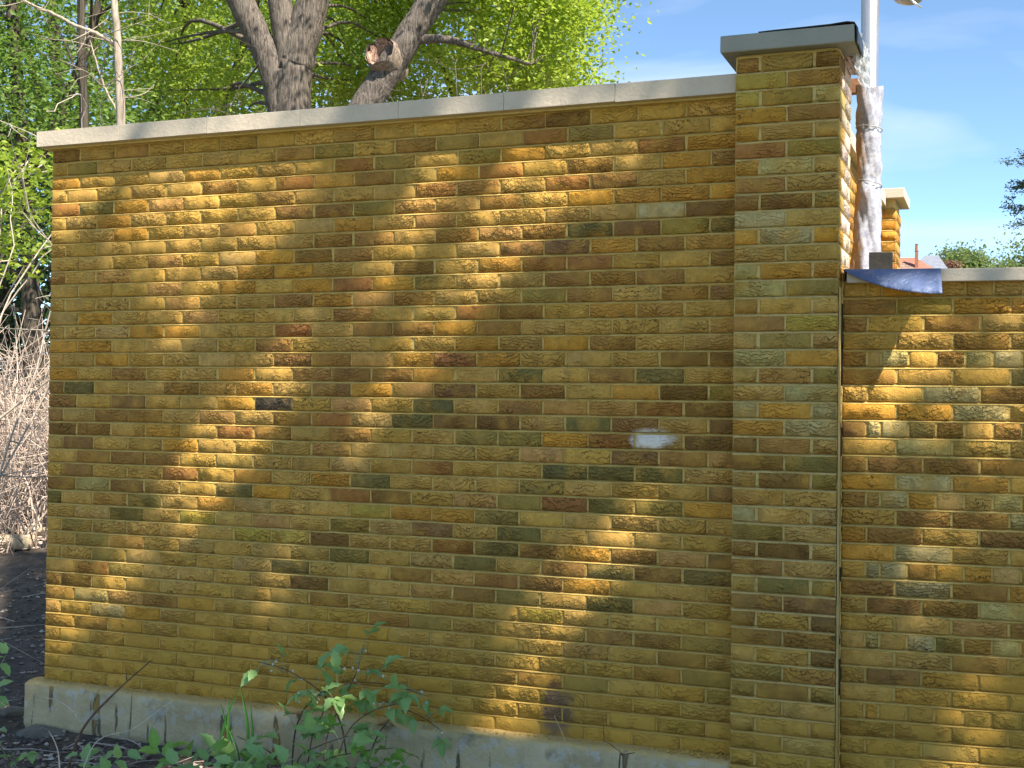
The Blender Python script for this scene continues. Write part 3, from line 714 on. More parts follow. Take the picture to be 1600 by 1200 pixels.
FX0, FX1, FY0 = 3.785, 4.224, 3.50
far = empty('far_brick_pier', (4.0, 3.72, GZ), 'distant orange brick pier with pale cap seen past the lamp post', 'pillar')
FPF = Wall((FX0, FY0, 0), (1, 0, 0), (0, -1, 0)); FPS = Wall((FX1, FY0, 0), (0, 1, 0), (1, 0, 0)); js = []
for c in range(-3, 39):
    cuts = [0, 0.1075, 0.3335, 0.439] if c % 2 == 0 else [0, 0.2205, 0.439]
    for k in range(len(cuts) - 1):
        a0 = cuts[k] + (JT / 2 if k else 0); a1 = cuts[k + 1] - (JT / 2 if k < len(cuts) - 2 else 0)
        tn = tone_of(pick(rng, {'a': 5, 'y': 3, 'r': 2, 'p': 2}), rng, 1.08); eh = (c % 2 == 0 and k != 1)
        if c >= 26: brick_object(FPF, a0, a1, c, tn, rng, far, 2.1 if eh else 1.0)
        else: js.append((FPF, a0, a1, c, tn, 2.1 if eh else 1.0))
    a = 0.112 if c % 2 else 0.225
    while a < 0.40:
        b = min(a + 0.215, 0.439)
        if b - a > 0.03: js.append((FPS, a, b, c, tone_of(pick(rng, {'p': 4, 't': 3, 'a': 3}), rng, 1.05), 1.0))
        a += 0.225
bricks_joined('brickwork', js, far, rng)
mb = MB(); mortar_sheet(mb, FPF, 0.439, -3, 39, rng); mortar_sheet(mb, FPS, 0.439, -3, 39, rng)
mb.box((FX0 + 0.01, FY0 + 0.033, -0.27), (FX1 - 0.033, FY0 + 0.43, 39 * CH)); child(link('mortar', mb.mesh('mortar'), MORTAR_G), far)
me = bevel_box_mesh('cap_stone', 0.555, 0.56, 0.07, 0.005, 0.001); o = link('cap_stone', me, COPING); o.location = (4.004, FY0 + 0.22, 3.022); child(o, far)
mb = MB(); mb.box((FX0 + .01, FY0 + .01, 39 * CH), (FX1 - .01, FY0 + .42, 2.988)); child(link('cap_bed', mb.mesh('cap_bed'), MORTAR_G), far)

# ------------------------------------------------------------------ lamp post and its wrapping
PP = W(1358, 200, 5.9)[:2]
post = empty('lamp_post', (PP[0], PP[1], GZ), 'tall shiny steel lamp post behind the pier with small lamp head', 'lamp post')
mb = MB(); mb.tube([(PP[0], PP[1], GZ - 0.05), (PP[0], PP[1], 2.0), (PP[0], PP[1], 4.9)], [0.0415, 0.041, 0.0405], 28)
child(link('pole', mb.mesh('pole', True), STEEL), post)
LB = W(1418, 2, 5.95)
mb = MB(); mb.tube(curve([(PP[0], PP[1], 4.0), (PP[0] + .07, PP[1] + .03, 4.03), (PP[0] + .14, PP[1] + .05, 3.9), (LB[0] + 0.015, LB[1] - 0.03, LB[2] + 0.12)], 8), 0.012, 10)
child(link('arm', mb.mesh('arm', True), STEEL), post)
def lathe(prof, n, c, axis=None):
    V = []; F = []
    a = np.linspace(0, 2 * np.pi, n, endpoint=False)
    for (r, z) in prof: V.append(np.stack([r * np.cos(a), r * np.sin(a), np.full(n, z)], 1))
    V = np.vstack(V)
    for i in range(len(prof) - 1):
        for j in range(n): k = (j + 1) % n; F.append((i * n + j, i * n + k, (i + 1) * n + k, (i + 1) * n + j))
    F.append(tuple(range(n - 1, -1, -1))); F.append(tuple((len(prof) - 1) * n + j for j in range(n)))
    if axis is not None:
        R = np.array(Vector(axis).to_track_quat('Z', 'Y').to_matrix()); V = V @ R.T
    return V + np.array(c), F
V, F = lathe([(0.020, 0.13), (0.036, 0.12), (0.050, 0.085), (0.066, 0.040), (0.070, 0.008), (0.066, -0.008), (0.045, -0.024), (0.016, -0.030)][::-1], 28, LB + np.array([0, 0, 0.012]), (0.16, -0.25, 1))
mb = MB(); mb.add(V, F); lh = child(link('lamp_head', mb.mesh('lamp_head', True), LAMPGREY), post)
mb = MB(); mb.tube([LB + np.array([-0.005, -0.055, 0.03]), W(1428, 4, 5.88), W(1440, 12, 5.87)], [0.006, 0.0055, 0.004], 8)
link('lamp_bracket', mb.mesh('lamp_bracket', True), STEEL, lh)

def build_wrap():
    rng = np.random.default_rng(3)
    zs = np.linspace(3.055, 2.02, 46); n = 40; a = np.linspace(0, 2 * np.pi, n, endpoint=False)
    ph = rng.uniform(0, 6.28, 12); V = []
    for i, z in enumerate(zs):
        t = (3.055 - z) / 1.03
        r = 0.056 + 0.004 * np.sin(3 * a + ph[0] + z * 17) + 0.003 * np.sin(7 * a + ph[1] - z * 31) + 0.0025 * np.sin(13 * a + z * 47 + ph[2])
        r += 0.0045 * math.sin(z * 21 + ph[3]) * np.cos(a * 2 + z * 9)
        r -= 0.010 * math.exp(-((z - 2.86) / 0.018) ** 2) + 0.011 * math.exp(-((z - 2.60 - 0.02) / 0.02) ** 2)
        skirt = max(0.0, t - 0.55) / 0.45
        r += skirt ** 1.4 * (0.055 * np.clip(np.cos(a - np.pi * 1.02), 0, 1) ** 1.2 + 0.012 * np.sin(5 * a + z * 13))
        V.append(np.stack([r * np.cos(a), r * np.sin(a), np.full(n, z) + 0.008 * np.sin(a * 2 + ph[4])], 1))
    V = np.vstack(V); F = []
    for i in range(len(zs) - 1):
        for j in range(n): k = (j + 1) % n; F.append((i * n + j, (i + 1) * n + j, (i + 1) * n + k, i * n + k))
    o = link('post_wrapping', mesh_np('post_wrapping', V, F, True), WRAP); o.location = (PP[0], PP[1], 0)
    tag(o, 'torn plastic and brown sacking wrapped round the lower lamp post', 'wrapping')
    for z0, tilt in ((2.86, 0.35), (2.60, 0.5)):
        aa = np.linspace(0, 2 * np.pi, 28)
        bands = MB(); pts = np.stack([0.060 * np.cos(aa), 0.060 * np.sin(aa), z0 + 0.03 * tilt * np.cos(aa + 2.6)], 1); bands.tube(pts, 0.0022, 6)
        link('tape_band', bands.mesh('tape_band', True), LAMPGREY, o)
build_wrap()

# clear film bunched between cap and post
def crumple(name, p0, p1, p2, p3, nu, nv, amp, mat, seed, fold=0.0):
    rng = np.random.default_rng(seed); p0, p1, p2, p3 = map(np.array, (p0, p1, p2, p3)); V = []
    ph = rng.uniform(0, 6.28, 10); nrm = np.cross(p1 - p0, p3 - p0); nrm = nrm / np.linalg.norm(nrm)
    for j in range(nv):
        for i in range(nu):
            u, v = i / (nu - 1), j / (nv - 1)
            p = (1 - u) * (1 - v) * p0 + u * (1 - v) * p1 + u * v * p2 + (1 - u) * v * p3
            d = math.sin(9 * u + 4 * v + ph[0]) + 0.7 * math.sin(15 * u - 9 * v + ph[1]) + 0.5 * math.sin(23 * v + 11 * u + ph[2]) + rng.normal(0, 0.25)
            V.append(p + nrm * d * amp + rng.normal(0, amp * 0.25, 3))
    F = [(j * nu + i, j * nu + i + 1, (j + 1) * nu + i + 1, (j + 1) * nu + i) for j in range(nv - 1) for i in range(nu - 1)]
    return link(name, mesh_np(name, V, F, False), mat)
fo = crumple('plastic_film', (4.330, -0.03, 3.155), (4.334, 0.385, 3.160), (4.315, 0.40, 2.985), (4.300, 0.05, 3.02), 16, 14, 0.006, CLEARFILM, 4)
tag(fo, 'crumpled clear plastic film bunched under the pier cap beside the lamp post', 'plastic film')
f2 = crumple('sunlit_cap_patch', W(1317, 84, 5.42), W(1336, 88, 5.50), W(1348, 120, 5.72), W(1322, 114, 5.62), 12, 12, 0.010, plain('sunlit_cap_buff', (0.55, 0.40, 0.33), 0.5, 0, 0.004, 40, 0.3), 9)  # added patch: sunlit side of the cap stone painted as buff colour
f2.parent = fo
mb = MB(); c0 = W(1326, 123, 5.9); c1 = W(1352, 145, 5.9)
mb.box((c0[0], PP[1] - 0.035, c1[2]), (PP[0] - 0.03, PP[1] + 0.02, c0[2]))
child(link('clamp_block', mb.mesh('clamp_block'), TIMBER), post)

# black membrane over the pier cap
def build_membrane():
    prof = [(3.92, 3.1555), (4.00, 3.157), (4.10, 3.158), (4.22, 3.159), (4.29, 3.163), (4.318, 3.159), (4.3275, 3.14), (4.3285, 3.10), (4.3265, 3.080)]
    ys = np.linspace(-0.170, 0.10, 10); V = []
    rng = np.random.default_rng(2)
    for y in ys:
        for (x, z) in prof: V.append((x + rng.normal(0, .0012), y + rng.normal(0, .001) - 0.004 * (x > 4.2) , z + rng.normal(0, 0.0007)))
    n = len(prof); F = [(j * n + i, j * n + i + 1, (j + 1) * n + i + 1, (j + 1) * n + i) for j in range(len(ys) - 1) for i in range(n - 1)]
    me = mesh_np('membrane', V, F, True); o = link('membrane', me, MEMBRANE)
    md = o.modifiers.new('thick', 'SOLIDIFY'); md.thickness = 0.004; md.offset = 1
    tag(o, 'black plastic membrane folded over the end of the pier cap', 'membrane')
build_membrane()

# blue sheet hanging off the low wall coping
def build_sheet():
    nu, nv = 26, 14; V = []
    for i in range(nu):
        u = i / (nu - 1); a = 0.0 + u * 0.392
        k_ = 1 - (1 - u) ** 2.1; drop = 0.004 + 0.112 * k_; outw = 0.008 + 0.132 * k_
        for j in range(nv):
            v = j / (nv - 1)
            if v < 0.28:
                w = v / 0.28; z = 2.1435 + 0.001 * math.sin(u * 9); out = -0.22 + w * 0.272
            else:
                w = (v - 0.28) / 0.72
                out = 0.052 + outw * w ** 1.15 + 0.006 * math.sin(u * 7 + w * 3) * w; z = 2.1435 - drop * w + 0.006 * u * math.sin(w * 3.14) - 0.004 * w * w; out += 0.007 * w * math.sin(u * 19 + 1) * u + 0.004 * w * math.sin(u * 41 + w * 5)
            V.append(LW.pt(a, out, z))
    F = [(i * nv + j, i * nv + j + 1, (i + 1) * nv + j + 1, (i + 1) * nv + j) for i in range(nu - 1) for j in range(nv - 1)]
    o = link('plastic_sheet', mesh_np('plastic_sheet', V, F, True), BLUE)
    md = o.modifiers.new('thick', 'SOLIDIFY'); md.thickness = 0.003; md.offset = -1
    tag(o, 'stiff blue plastic sheet curling out over the low wall coping beside the pier', 'plastic sheet')
build_sheet()
me = bevel_box_mesh('timber_offcut', 0.10, 0.09, 0.085, 0.004, 0.001); o = link('timber_offcut', me, DARKWOOD); o.location = tuple(LW.pt(0.155, -0.165, 2.1475 + 0.0425)); o.rotation_euler = (0, 0, ANG)
tag(o, 'dark square timber offcut lying on the low wall coping', 'timber')

# ------------------------------------------------------------------ leaves in clouds
def leaf_cloud(centres, per, sig, size, rng, flat=0.55, wid=0.32, keep=None, updir=0.6):
    C = np.repeat(np.asarray(centres, float), per, axis=0); n = len(C)
    sg = np.asarray(sig, float) * np.ones(3)
    d = rng.normal(0, 1, (n, 3)); P = C + d * sg
    if keep is not None: k = keep(P); P = P[k]; d = d[k]; n = len(P)
    yaw = rng.uniform(0, 2 * np.pi, n); pitch = rng.normal(-0.25, 0.45, n)
    D = np.stack([np.cos(yaw) * np.cos(pitch), np.sin(yaw) * np.cos(pitch), np.sin(pitch)], 1)
    Nn = rng.normal(0, 1, (n, 3)) * (1 - updir); Nn[:, 2] += updir
    S = np.cross(D, Nn); S /= np.linalg.norm(S, axis=1)[:, None] + 1e-9; Nn = np.cross(S, D)
    L = rng.uniform(size[0], size[1], n)[:, None]; w = L * wid; h = L * rng.uniform(0.05, 0.2, (n, 1))
    b = P - D * L * 0.5; t = P + D * L * 0.5
    l = P + S * w + Nn * h - D * L * 0.05; r = P - S * w + Nn * h - D * L * 0.05
    V = np.stack([b, l, t, r], 1).reshape(-1, 3)
    i = np.arange(n) * 4
    F = np.concatenate([np.stack([i, i + 1, i + 2], 1), np.stack([i, i + 2, i + 3], 1)])
    return V, F
def clumps_in(rng, n, c, r, hollow=0.0, zmin=-1e9):
    out = []
    while len(out) < n:
        q = rng.uniform(-1, 1, 3); d = np.linalg.norm(q)
        if d > 1 or d < hollow: continue
        p = np.array(c) + q * np.array(r)
        if p[2] < zmin: continue
        out.append(p)
    return np.array(out)
def limbs_to(mb, skel, rads, centres, rng, r1=0.012, frac=1.0, n=5):
    """a bough from the nearest skeleton point to each leaf clump"""
    skel = np.asarray(skel); 
    for c in centres:
        if rng.uniform() > frac: continue
        sc = np.linalg.norm(skel - c, axis=1) + 1.2 * np.clip(skel[:, 2] - c[2] + 0.3, 0, None)
        k = int(np.argmin(sc)); p = skel[k]
        mid = (p + c) / 2 + rng.normal(0, 0.06, 3) * np.linalg.norm(c - p) + np.array([0, 0, 0.06 * np.linalg.norm(c - p)])
        r0 = min(rads[k] * 0.4, 0.012 + 0.009 * np.linalg.norm(c - p))
        cv = curve([p, mid, c], 5); mb.tube(cv, np.linspace(r0, r1 * 0.5, len(cv)), n, False)
def make_tree(name, label, base, limbs, centres, per, sig, size, lmat, bmat, seed, group=None, frac=1.0, wid=0.32, keep=None, updir=0.6, cat='tree', sides=10):
    """limbs: list of (control points, r0, r1)"""
    rng = np.random.default_rng(seed)
    root = empty(name, tuple(base), label, cat, group)
    B = Vector(base); mb = MB(); sk = []; rd = []
    for (ctrl, r0, r1) in limbs:
        cv = curve(ctrl, 9); rr = np.linspace(r0, r1, len(cv)); 
        wob = rng.normal(0, 0.018, (len(cv), 3)) * rr[:, None]; wob[0] = 0
        V, F = tube(cv + wob, rr, sides); V = V + rng.normal(0, 0.012, V.shape) * np.repeat(rr, sides)[:, None]
        mb.add(V, F); sk.append(cv[2:]); rd.append(rr[2:])
    sk = np.vstack(sk); rd = np.concatenate(rd)
    limbs_to(mb, sk, rd, centres, rng, frac=frac)
    child(link('trunk', mb.mesh('trunk', True), bmat), root)
    V, F = leaf_cloud(centres, per, sig, size, rng, wid=wid, keep=keep, updir=updir)
    child(link('crown', mesh_np('crown', V, F), lmat), root)
    return root
def gpt(p): return np.array([p[0], p[1], float(ground_h(p[0], p[1])) - 0.06])

# ------------------------------------------------------------------ the tree that shades the walls (front right, out of the frame)
def seg_d(s, z, a, b):
    ax, az = a; bx, bz = b; vx, vz = bx - ax, bz - az
    t = np.clip(((s - ax) * vx + (z - az) * vz) / (vx * vx + vz * vz + 1e-9), 0, 1)
    return np.hypot(s - ax - t * vx, z - az - t * vz)
GAPS = [  # openings cut in the crown to shape the sunlit patches, traced along the sun's line on the wall plane: (polyline, half width)
    ([(0.72, 2.64), (1.50, 2.74)], 0.20), ([(0.68, 2.45), (1.30, 2.54)], 0.20), ([(0.78, 2.28), (1.06, 2.34)], 0.20), ([(0.74, 2.14), (0.92, 2.06)], 0.10),
    ([(-0.1, 2.72), (0.22, 2.66)], 0.10), ([(0.0, 2.45), (0.1, 2.4)], 0.05),
    ([(2.42, 2.76), (2.11, 2.32), (1.75, 1.92)], 0.085), ([(1.75, 1.92), (1.45, 1.62), (1.10, 1.28), (0.80, 0.92), (0.62, 0.66)], 0.105),
    ([(1.18, 1.38), (0.92, 1.06)], 0.15),
    ([(3.28, 2.75), (2.98, 2.55), (2.72, 2.34), (2.53, 2.15), (2.36, 1.93)], 0.085), ([(2.80, 2.72), (2.62, 2.40), (2.45, 2.10)], 0.07), ([(2.36, 1.93), (2.11, 1.62)], 0.075), ([(2.11, 1.62), (1.75, 1.08), (1.49, 0.60)], 0.06),
        ([(3.34, 0.98), (3.14, 0.80), (2.98, 0.66)], 0.085), ([(2.98, 0.66), (2.84, 0.38), (2.72, 0.06)], 0.10), ([(2.70, 0.10), (2.45, -0.06)], 0.06),
    ([(0.0, 0.46), (0.45, 0.42)], 0.07), ([(0.05, 0.22), (0.12, 0.3)], 0.04),
    ([(4.34, 1.60), (4.50, 1.85)], 0.13), ([(4.46, 1.84), (4.72, 1.94)], 0.11), ([(4.9, 1.5), (5.0, 1.6)], 0.03), ([(4.70, 0.12), (5.1, 0.02)], 0.06),
    ([(0.75, -0.98), (1.65, -0.78)], 0.19), ([(0.4, -1.35), (0.8, -1.25)], 0.06), ([(2.2, -0.3), (2.45, -0.22)], 0.06), ([(1.9, -1.0), (2.1, -0.9)], 0.05),
    ([(-0.3, 2.86), (1.55, 2.86)], 0.07), ([(1.75, 2.85), (1.95, 2.85)], 0.04), ([(2.35, 2.85), (2.45, 2.85)], 0.03), ([(2.75, 2.85), (2.95, 2.85)], 0.03),
]
THIN = [([(0.0, 2.62), (0.5, 2.4), (0.9, 2.05), (0.6, 1.7)], 0.34, 0.28), ([(2.42, 2.62), (1.75, 1.92), (1.10, 1.28), (0.62, 0.66), (0.4, 0.4)], 0.22, 0.32),
        ([(3.25, 2.74), (2.36, 1.95), (1.75, 1.10), (1.40, 0.45)], 0.24, 0.34), ([(3.40, 1.05), (2.95, 0.60), (2.70, 0.0)], 0.18, 0.45), ([(4.35, 1.75), (5.2, 1.8)], 0.36, 0.16), ([(4.6, 1.35), (5.1, 0.2)], 0.5, 0.36),
        ([(0.0, 0.35), (0.7, 0.35)], 0.16, 0.5), ([(1.1, 0.2), (2.0, 0.1)], 0.15, 0.6), ([(3.4, 2.7), (3.0, 2.2)], 0.12, 0.6), ([(4.7, 0.1), (5.2, 0.0)], 0.15, 0.5)]
RSH = np.random.default_rng(77)
def shaded(P):  # drops crown leaves where sun is meant to reach the wall
    s = P[:, 0] - SUN[0] / SUN[1] * P[:, 1]; z = P[:, 2] - SUN[2] / SUN[1] * P[:, 1]
    ok = np.ones(len(P), bool)
    wob = 0.012 * np.sin(s * 9 + z * 7)
    for poly, hw in GAPS:
        for k in range(len(poly) - 1):
            ok &= seg_d(s, z, poly[k], poly[k + 1]) > hw + 0.06 + wob
    for poly, hw, keepp in THIN:
        d = np.full(len(P), 9.0)
        for k in range(len(poly) - 1): d = np.minimum(d, seg_d(s, z, poly[k], poly[k + 1]))
        ok &= (d > hw) | (RSH.uniform(size=len(P)) < keepp + (1 - keepp) * np.clip(d / hw, 0, 1) ** 2)
    ok &= ~((s > 4.13) & (z > 2.16))
    ok &= ~((z > 3.10) & (s > 3.2))
    ok &= ~((z > 2.95 + 0.3 * np.clip(s, 0, 1)) & (s < 2.0))
    ok &= (s > -1.6) & (s < 6.6) & (z < 3.9)
    return ok
TC = np.array([8.9, -3.7, 9.4])
rngT = np.random.default_rng(61)
cl = clumps_in(rngT, 330, TC, (4.3, 2.6, 3.4))
tb = gpt((9.8, -4.7))
make_tree('shade_tree', 'broad leafy tree standing in front of the low wall, shading the brickwork', tb,
          [([tb, tb + [0.05, 0.1, 2.2], tb + [-0.2, 0.4, 5.0], TC + [0.4, -0.4, 0.5]], 0.30, 0.12),
           ([tb + [-0.1, 0.3, 4.6], tb + [-1.6, 0.8, 6.6], TC + [-2.6, 0.3, 0.3]], 0.13, 0.05),
           ([tb + [-0.1, 0.3, 4.9], tb + [1.3, 1.3, 6.9], TC + [2.6, 1.3, 0.5]], 0.12, 0.05)],
          cl, 105, (0.42, 0.42, 0.34), (0.12, 0.20), LEAF_MID, BARK_DARK, 62, frac=0.35, wid=0.38, keep=shaded, updir=0.35)

def shaded_far(P):
    s = P[:, 0] - SUN[0] / SUN[1] * P[:, 1]; z = P[:, 2] - SUN[2] / SUN[1] * P[:, 1]
    return (s < 3.9) & (z > 3.6) & (z < 9.2) & (s > 0.33 * z - 0.3)
TC2 = np.array([7.0, -2.9, 13.2]); tb2 = gpt((7.9, -3.9))  # unseen tree added only to darken the soil beyond the wall end
make_tree('added_shade_tree', 'unseen tall slim leafy tree added beside the broad shade tree to shade the soil', tb2,
          [([tb2, tb2 + [0.1, 0.1, 4.0], tb2 + [-0.3, 0.4, 8.0], TC2 + [0, 0, 1.0]], 0.20, 0.06)],
          clumps_in(rngT, 120, TC2, (2.6, 1.8, 3.0)), 90, (0.42, 0.42, 0.34), (0.12, 0.20), LEAF_MID, BARK_DARK, 64, frac=0.35, wid=0.38, keep=shaded_far, updir=0.35)

# ------------------------------------------------------------------ woodland behind the wall
g1 = gpt(W(455, 900, 15.0)[:2])
oak_top = W(470, 0, 15.0)
def not_over(px0, px1, dep):
    """keep the near trunk clear of leaves on the side facing the wall"""
    a, b = W(px0, 100, dep), W(px1, 100, dep)
    def f(P):
        rel = P - CAM; zz = rel @ FW; u = 800 + FPX * (rel @ RT) / zz; v = 600 - FPX * (rel @ UP) / zz
        return ~((zz < dep + 0.25) & (u > px0) & (u < px1) & (v > -60))
    return f
def ctr(rng, boxes):
    """boxes of leaf clumps: (n, px0, px1, py0, py1, dep0, dep1)"""
    out = []
    for (n, x0, x1, y0, y1, d0, d1) in boxes:
        for _ in range(n): out.append(W(rng.uniform(x0, x1), rng.uniform(y0, y1), rng.uniform(d0, d1)))
    return np.array(out)
rg = np.random.default_rng(71)
W15 = lambda x, y: W(x, y, 15.0)
c_oak = ctr(rg, [(60, 180, 620, -420, -60, 15.4, 18.5), (26, 500, 640, -60, 170, 16.2, 17.5), (26, 215, 395, 20, 190, 16.4, 18)])
make_tree('oak_tree', 'thick forked oak trunk with rough grey bark rising behind the coping', g1,
          [([g1, W15(455, 600), W15(457, 170), W15(464, 95), W15(484, 20), W15(500, -60), W15(520, -300)], 0.25, 0.17),
           ([W15(446, 210), W15(428, 115), W15(402, 55), W15(375, 0), W15(345, -60), W15(260, -240)], 0.17, 0.15),
           ([W15(455, 170), W15(452, 90), W15(440, 20), W15(432, -40), W15(430, -220)], 0.18, 0.11)],
          c_oak, 190, (0.36, 0.36, 0.13), (0.055, 0.09), LEAF_MID, BARK_OAK, 72, frac=0.5, keep=not_over(340, 520, 15.0), sides=18)
# leaning tree with a torn limb stub
g2 = gpt(W(380, 900, 14.0)[:2]); W14 = lambda x, y: W(x, y, 14.0)
c_lean = ctr(rg, [(60, 640, 900, -420, -50, 12.8, 16), (34, 720, 880, -40, 150, 14.4, 16.0), (7, 850, 895, -20, 80, 14.4, 15.5), (6, 780, 880, 90, 150, 14.6, 16)])
lean = make_tree('leaning_tree', 'leaning grey tree with a torn open limb stub behind the coping', g2,
          [([g2, W14(465, 330), W14(556, 190), W14(590, 135), W14(622, 85), W14(672, 5), W14(730, -70), W14(800, -190)], 0.18, 0.14),
           ([W14(640, 62), W14(700, 62), W14(760, 80), W14(830, 100)], 0.06, 0.015)],
          c_lean, 210, (0.30, 0.30, 0.16), (0.05, 0.085), LEAF_OAK, BARK_OAK, 73, frac=0.5, keep=not_over(535, 720, 14.05), sides=18)
def build_stub():
    axis = -FW * 0.80 + UP * 0.42 - RT * 0.42; axis /= np.linalg.norm(axis); a = W14(608, 98)
    pts = [a - axis * 0.20, a + axis * 0.02, a + axis * 0.16, a + axis * 0.22]
    rng = np.random.default_rng(5); n = 22; mb = MB(); V, F = tube(pts, [0.14, 0.20, 0.195, 0.18], n, False)
    V[-n:] += axis * rng.uniform(-0.03, 0.03, (n, 1)); mb.add(V + rng.normal(0, 0.007, V.shape), F)
    child(link('limb_stub', mb.mesh('limb_stub', True), bark('stub_bark', (0.12, 0.09, 0.07), (0.34, 0.27, 0.22), 3.0, 4.0, 0.02)), lean)
    V, F = tube([a + axis * 0.20, a + axis * 0.12, a + axis * 0.02, a - axis * 0.12], [0.165, 0.13, 0.08, 0.01], n, False)
    V[:n] += axis * rng.uniform(-0.03, 0.02, (n, 1)); mb = MB(); mb.add(V + rng.normal(0, 0.006, V.shape), F)
    child(link('torn_wood', mb.mesh('torn_wood', True), TORN), lean)
build_stub()
def simple_tree(name, label, px, dep, boxes, per, sig, size, lmat, bmat, seed, lean=0.0, r=0.15, group=None, wid=0.32, frac=0.45):
    g = gpt(W(px, 800, dep)[:2]); rr = np.random.default_rng(seed); cs = ctr(rr, boxes); top = cs.mean(0); top[2] = cs[:, 2].max() * 0.9
    make_tree(name, label, g, [([g, g * 0.6 + top * 0.4 + [0.2 * lean, 0.1, 0], top], r, r * 0.3), ([g * 0.55 + top * 0.45, g * 0.3 + top * 0.7 + [0.9, 0.3, 0], top + [1.6, 0.3, -0.4]], r * 0.5, r * 0.2), ([g * 0.5 + top * 0.5, g * 0.3 + top * 0.7 + [-0.9, 0.2, 0], top + [-1.6, 0.2, -0.6]], r * 0.5, r * 0.2)],
              cs, per, sig, size, lmat, bmat, seed + 1, frac=frac, wid=wid, group=group, updir=0.62)
simple_tree('maple_tree', 'bright yellow-green tree filling the gap beside open blue sky', 730, 17.5,
            [(70, 560, 905, -60, 165, 16.4, 18.5), (12, 850, 905, -60, 60, 16.6, 18), (7, 860, 955, 130, 190, 17, 18.5), (46, 600, 900, -360, -60, 16, 19)], 300, (0.28, 0.28, 0.15), (0.05, 0.085), LEAF_OAK, BARK_DARK, 81)
simple_tree('hornbeam_tree', 'mid green layered tree behind the thin pale trunk', 270, 19,
            [(62, 190, 420, -40, 220, 18, 20.5), (30, 100, 460, -330, -40, 17.5, 21)], 250, (0.46, 0.46, 0.085), (0.05, 0.085), LEAF_MID, BARK_DARK, 83)
simple_tree('beech_tree', 'dark shaded green tree at the edge of the wood beyond the wall end', 60, 14.5,
            [(58, -160, 175, -40, 235, 13.2, 15.8), (22, -200, 120, 230, 420, 14, 16), (30, -260, 240, -330, -40, 13, 16)], 190, (0.42, 0.42, 0.085), (0.05, 0.085), LEAF_DARK, BARK_DARK, 85)
simple_tree('distant_beech_tree', 'deep green tree far inside the wood behind the forked oak', 480, 27,
            [(85, 330, 640, -60, 200, 25.5, 29), (40, 300, 760, -260, -60, 25, 30)], 100, (0.75, 0.75, 0.32), (0.12, 0.19), LEAF_DARK, BARK_DARK, 87, r=0.25)
simple_tree('distant_lime_tree', 'sunny green tree far inside the wood between pale trunk and wall end', 120, 25,
            [(90, -120, 330, -30, 330, 23.5, 27), (40, -160, 380, -260, -30, 23, 28), (50, -220, 160, 330, 640, 22, 26)], 95, (0.72, 0.72, 0.28), (0.11, 0.18), LEAF_DARK, BARK_DARK, 89, r=0.25)

simple_tree('holly_tree', 'dense dark evergreen undergrowth behind the dead stems', 20, 17.5,
            [(120, -160, 150, 210, 760, 16.6, 19)], 110, (0.5, 0.5, 0.3), (0.09, 0.15), leaf_material('holly_leaf', (0.02, 0.05, 0.018), (0.035, 0.075, 0.024), (0.06, 0.11, 0.035), 0.15), BARK_DARK, 95, frac=0.3)
# slim pale sapling trunk with bare side branch
def bare_tree(name, label, strands, mat, base, seed, twigs=30, tl=(0.25, 0.8), cat='tree', jitter=0.03, group=None):
    rng = np.random.default_rng(seed); root = empty(name, tuple(base), label, cat, group)
    mb = MB(); sk = []
    for (ctrl, r0, r1) in strands:
        cv = curve(ctrl, 8); cv[1:] += rng.normal(0, jitter * 0.3, cv[1:].shape); mb.tube(cv, np.linspace(r0, r1, len(cv)), 8); sk.append(cv)
    child(link('trunk', mb.mesh('trunk', True), mat), root)
    mb = MB(); sk = np.vstack(sk[1:] if len(sk) > 1 else sk)
    for _ in range(twigs):
        p = sk[rng.integers(len(sk))]; d = rng.normal(0, 1, 3); d[2] = d[2] * 0.45 + 0.15; d /= np.linalg.norm(d); L = rng.uniform(*tl)
        q = p + d * L * 0.5 + rng.normal(0, 0.08, 3) * L; e = p + d * L + rng.normal(0, 0.15, 3) * L
        cv = curve([p, q, e], 5); mb.tube(cv, np.linspace(0.005, 0.0015, len(cv)), 4, False)
        for _ in range(2):
            k = cv[rng.integers(2, len(cv))]; e2 = k + (d + rng.normal(0, 0.7, 3)) * L * 0.35; mb.tube([k, (k + e2) / 2 + rng.normal(0, .02, 3), e2], [0.0028, 0.002, 0.001], 3, False)
    tag(child(link('twigs', mb.mesh('twigs', True), mat), root), kind='stuff')
    return root
W10 = lambda x, y: W(x, y, 10.0)
g3 = gpt(W10(186, 700)[:2])
bare_tree('sapling', 'slim pale bare trunk with one arching branch above the wall end', [([g3, W10(186, 420), W10(189, 195), W10(185, 100), W10(182, 40), W10(178, -10), W10(172, -200)], 0.042, 0.024),
          ([W10(183, 72), W10(150, 52), W10(118, 40), W10(80, 20), W10(40, 2), W10(10, -30)], 0.018, 0.008), ([W10(187, 180), W10(165, 140), W10(150, 95), W10(140, 60)], 0.010, 0.004)], BARK_PALE, g3, 91, 26, (0.2, 0.6), jitter=0.006)
g4 = gpt(W(133, 760, 11.5)[:2])
bare_tree('dark_sapling', 'slim dark trunk standing behind the pale sapling', [([g4, W(134, 420, 11.5), W(132, 200, 11.5), W(128, 90, 11.5), W(126, -20, 11.5), W(120, -160, 11.5)], 0.05, 0.03), ([W(130, 150, 11.5), W(110, 90, 11.5), W(90, 40, 11.5)], 0.014, 0.006)], BARK_DARK, g4, 93, 12, (0.2, 0.5), jitter=0.006)

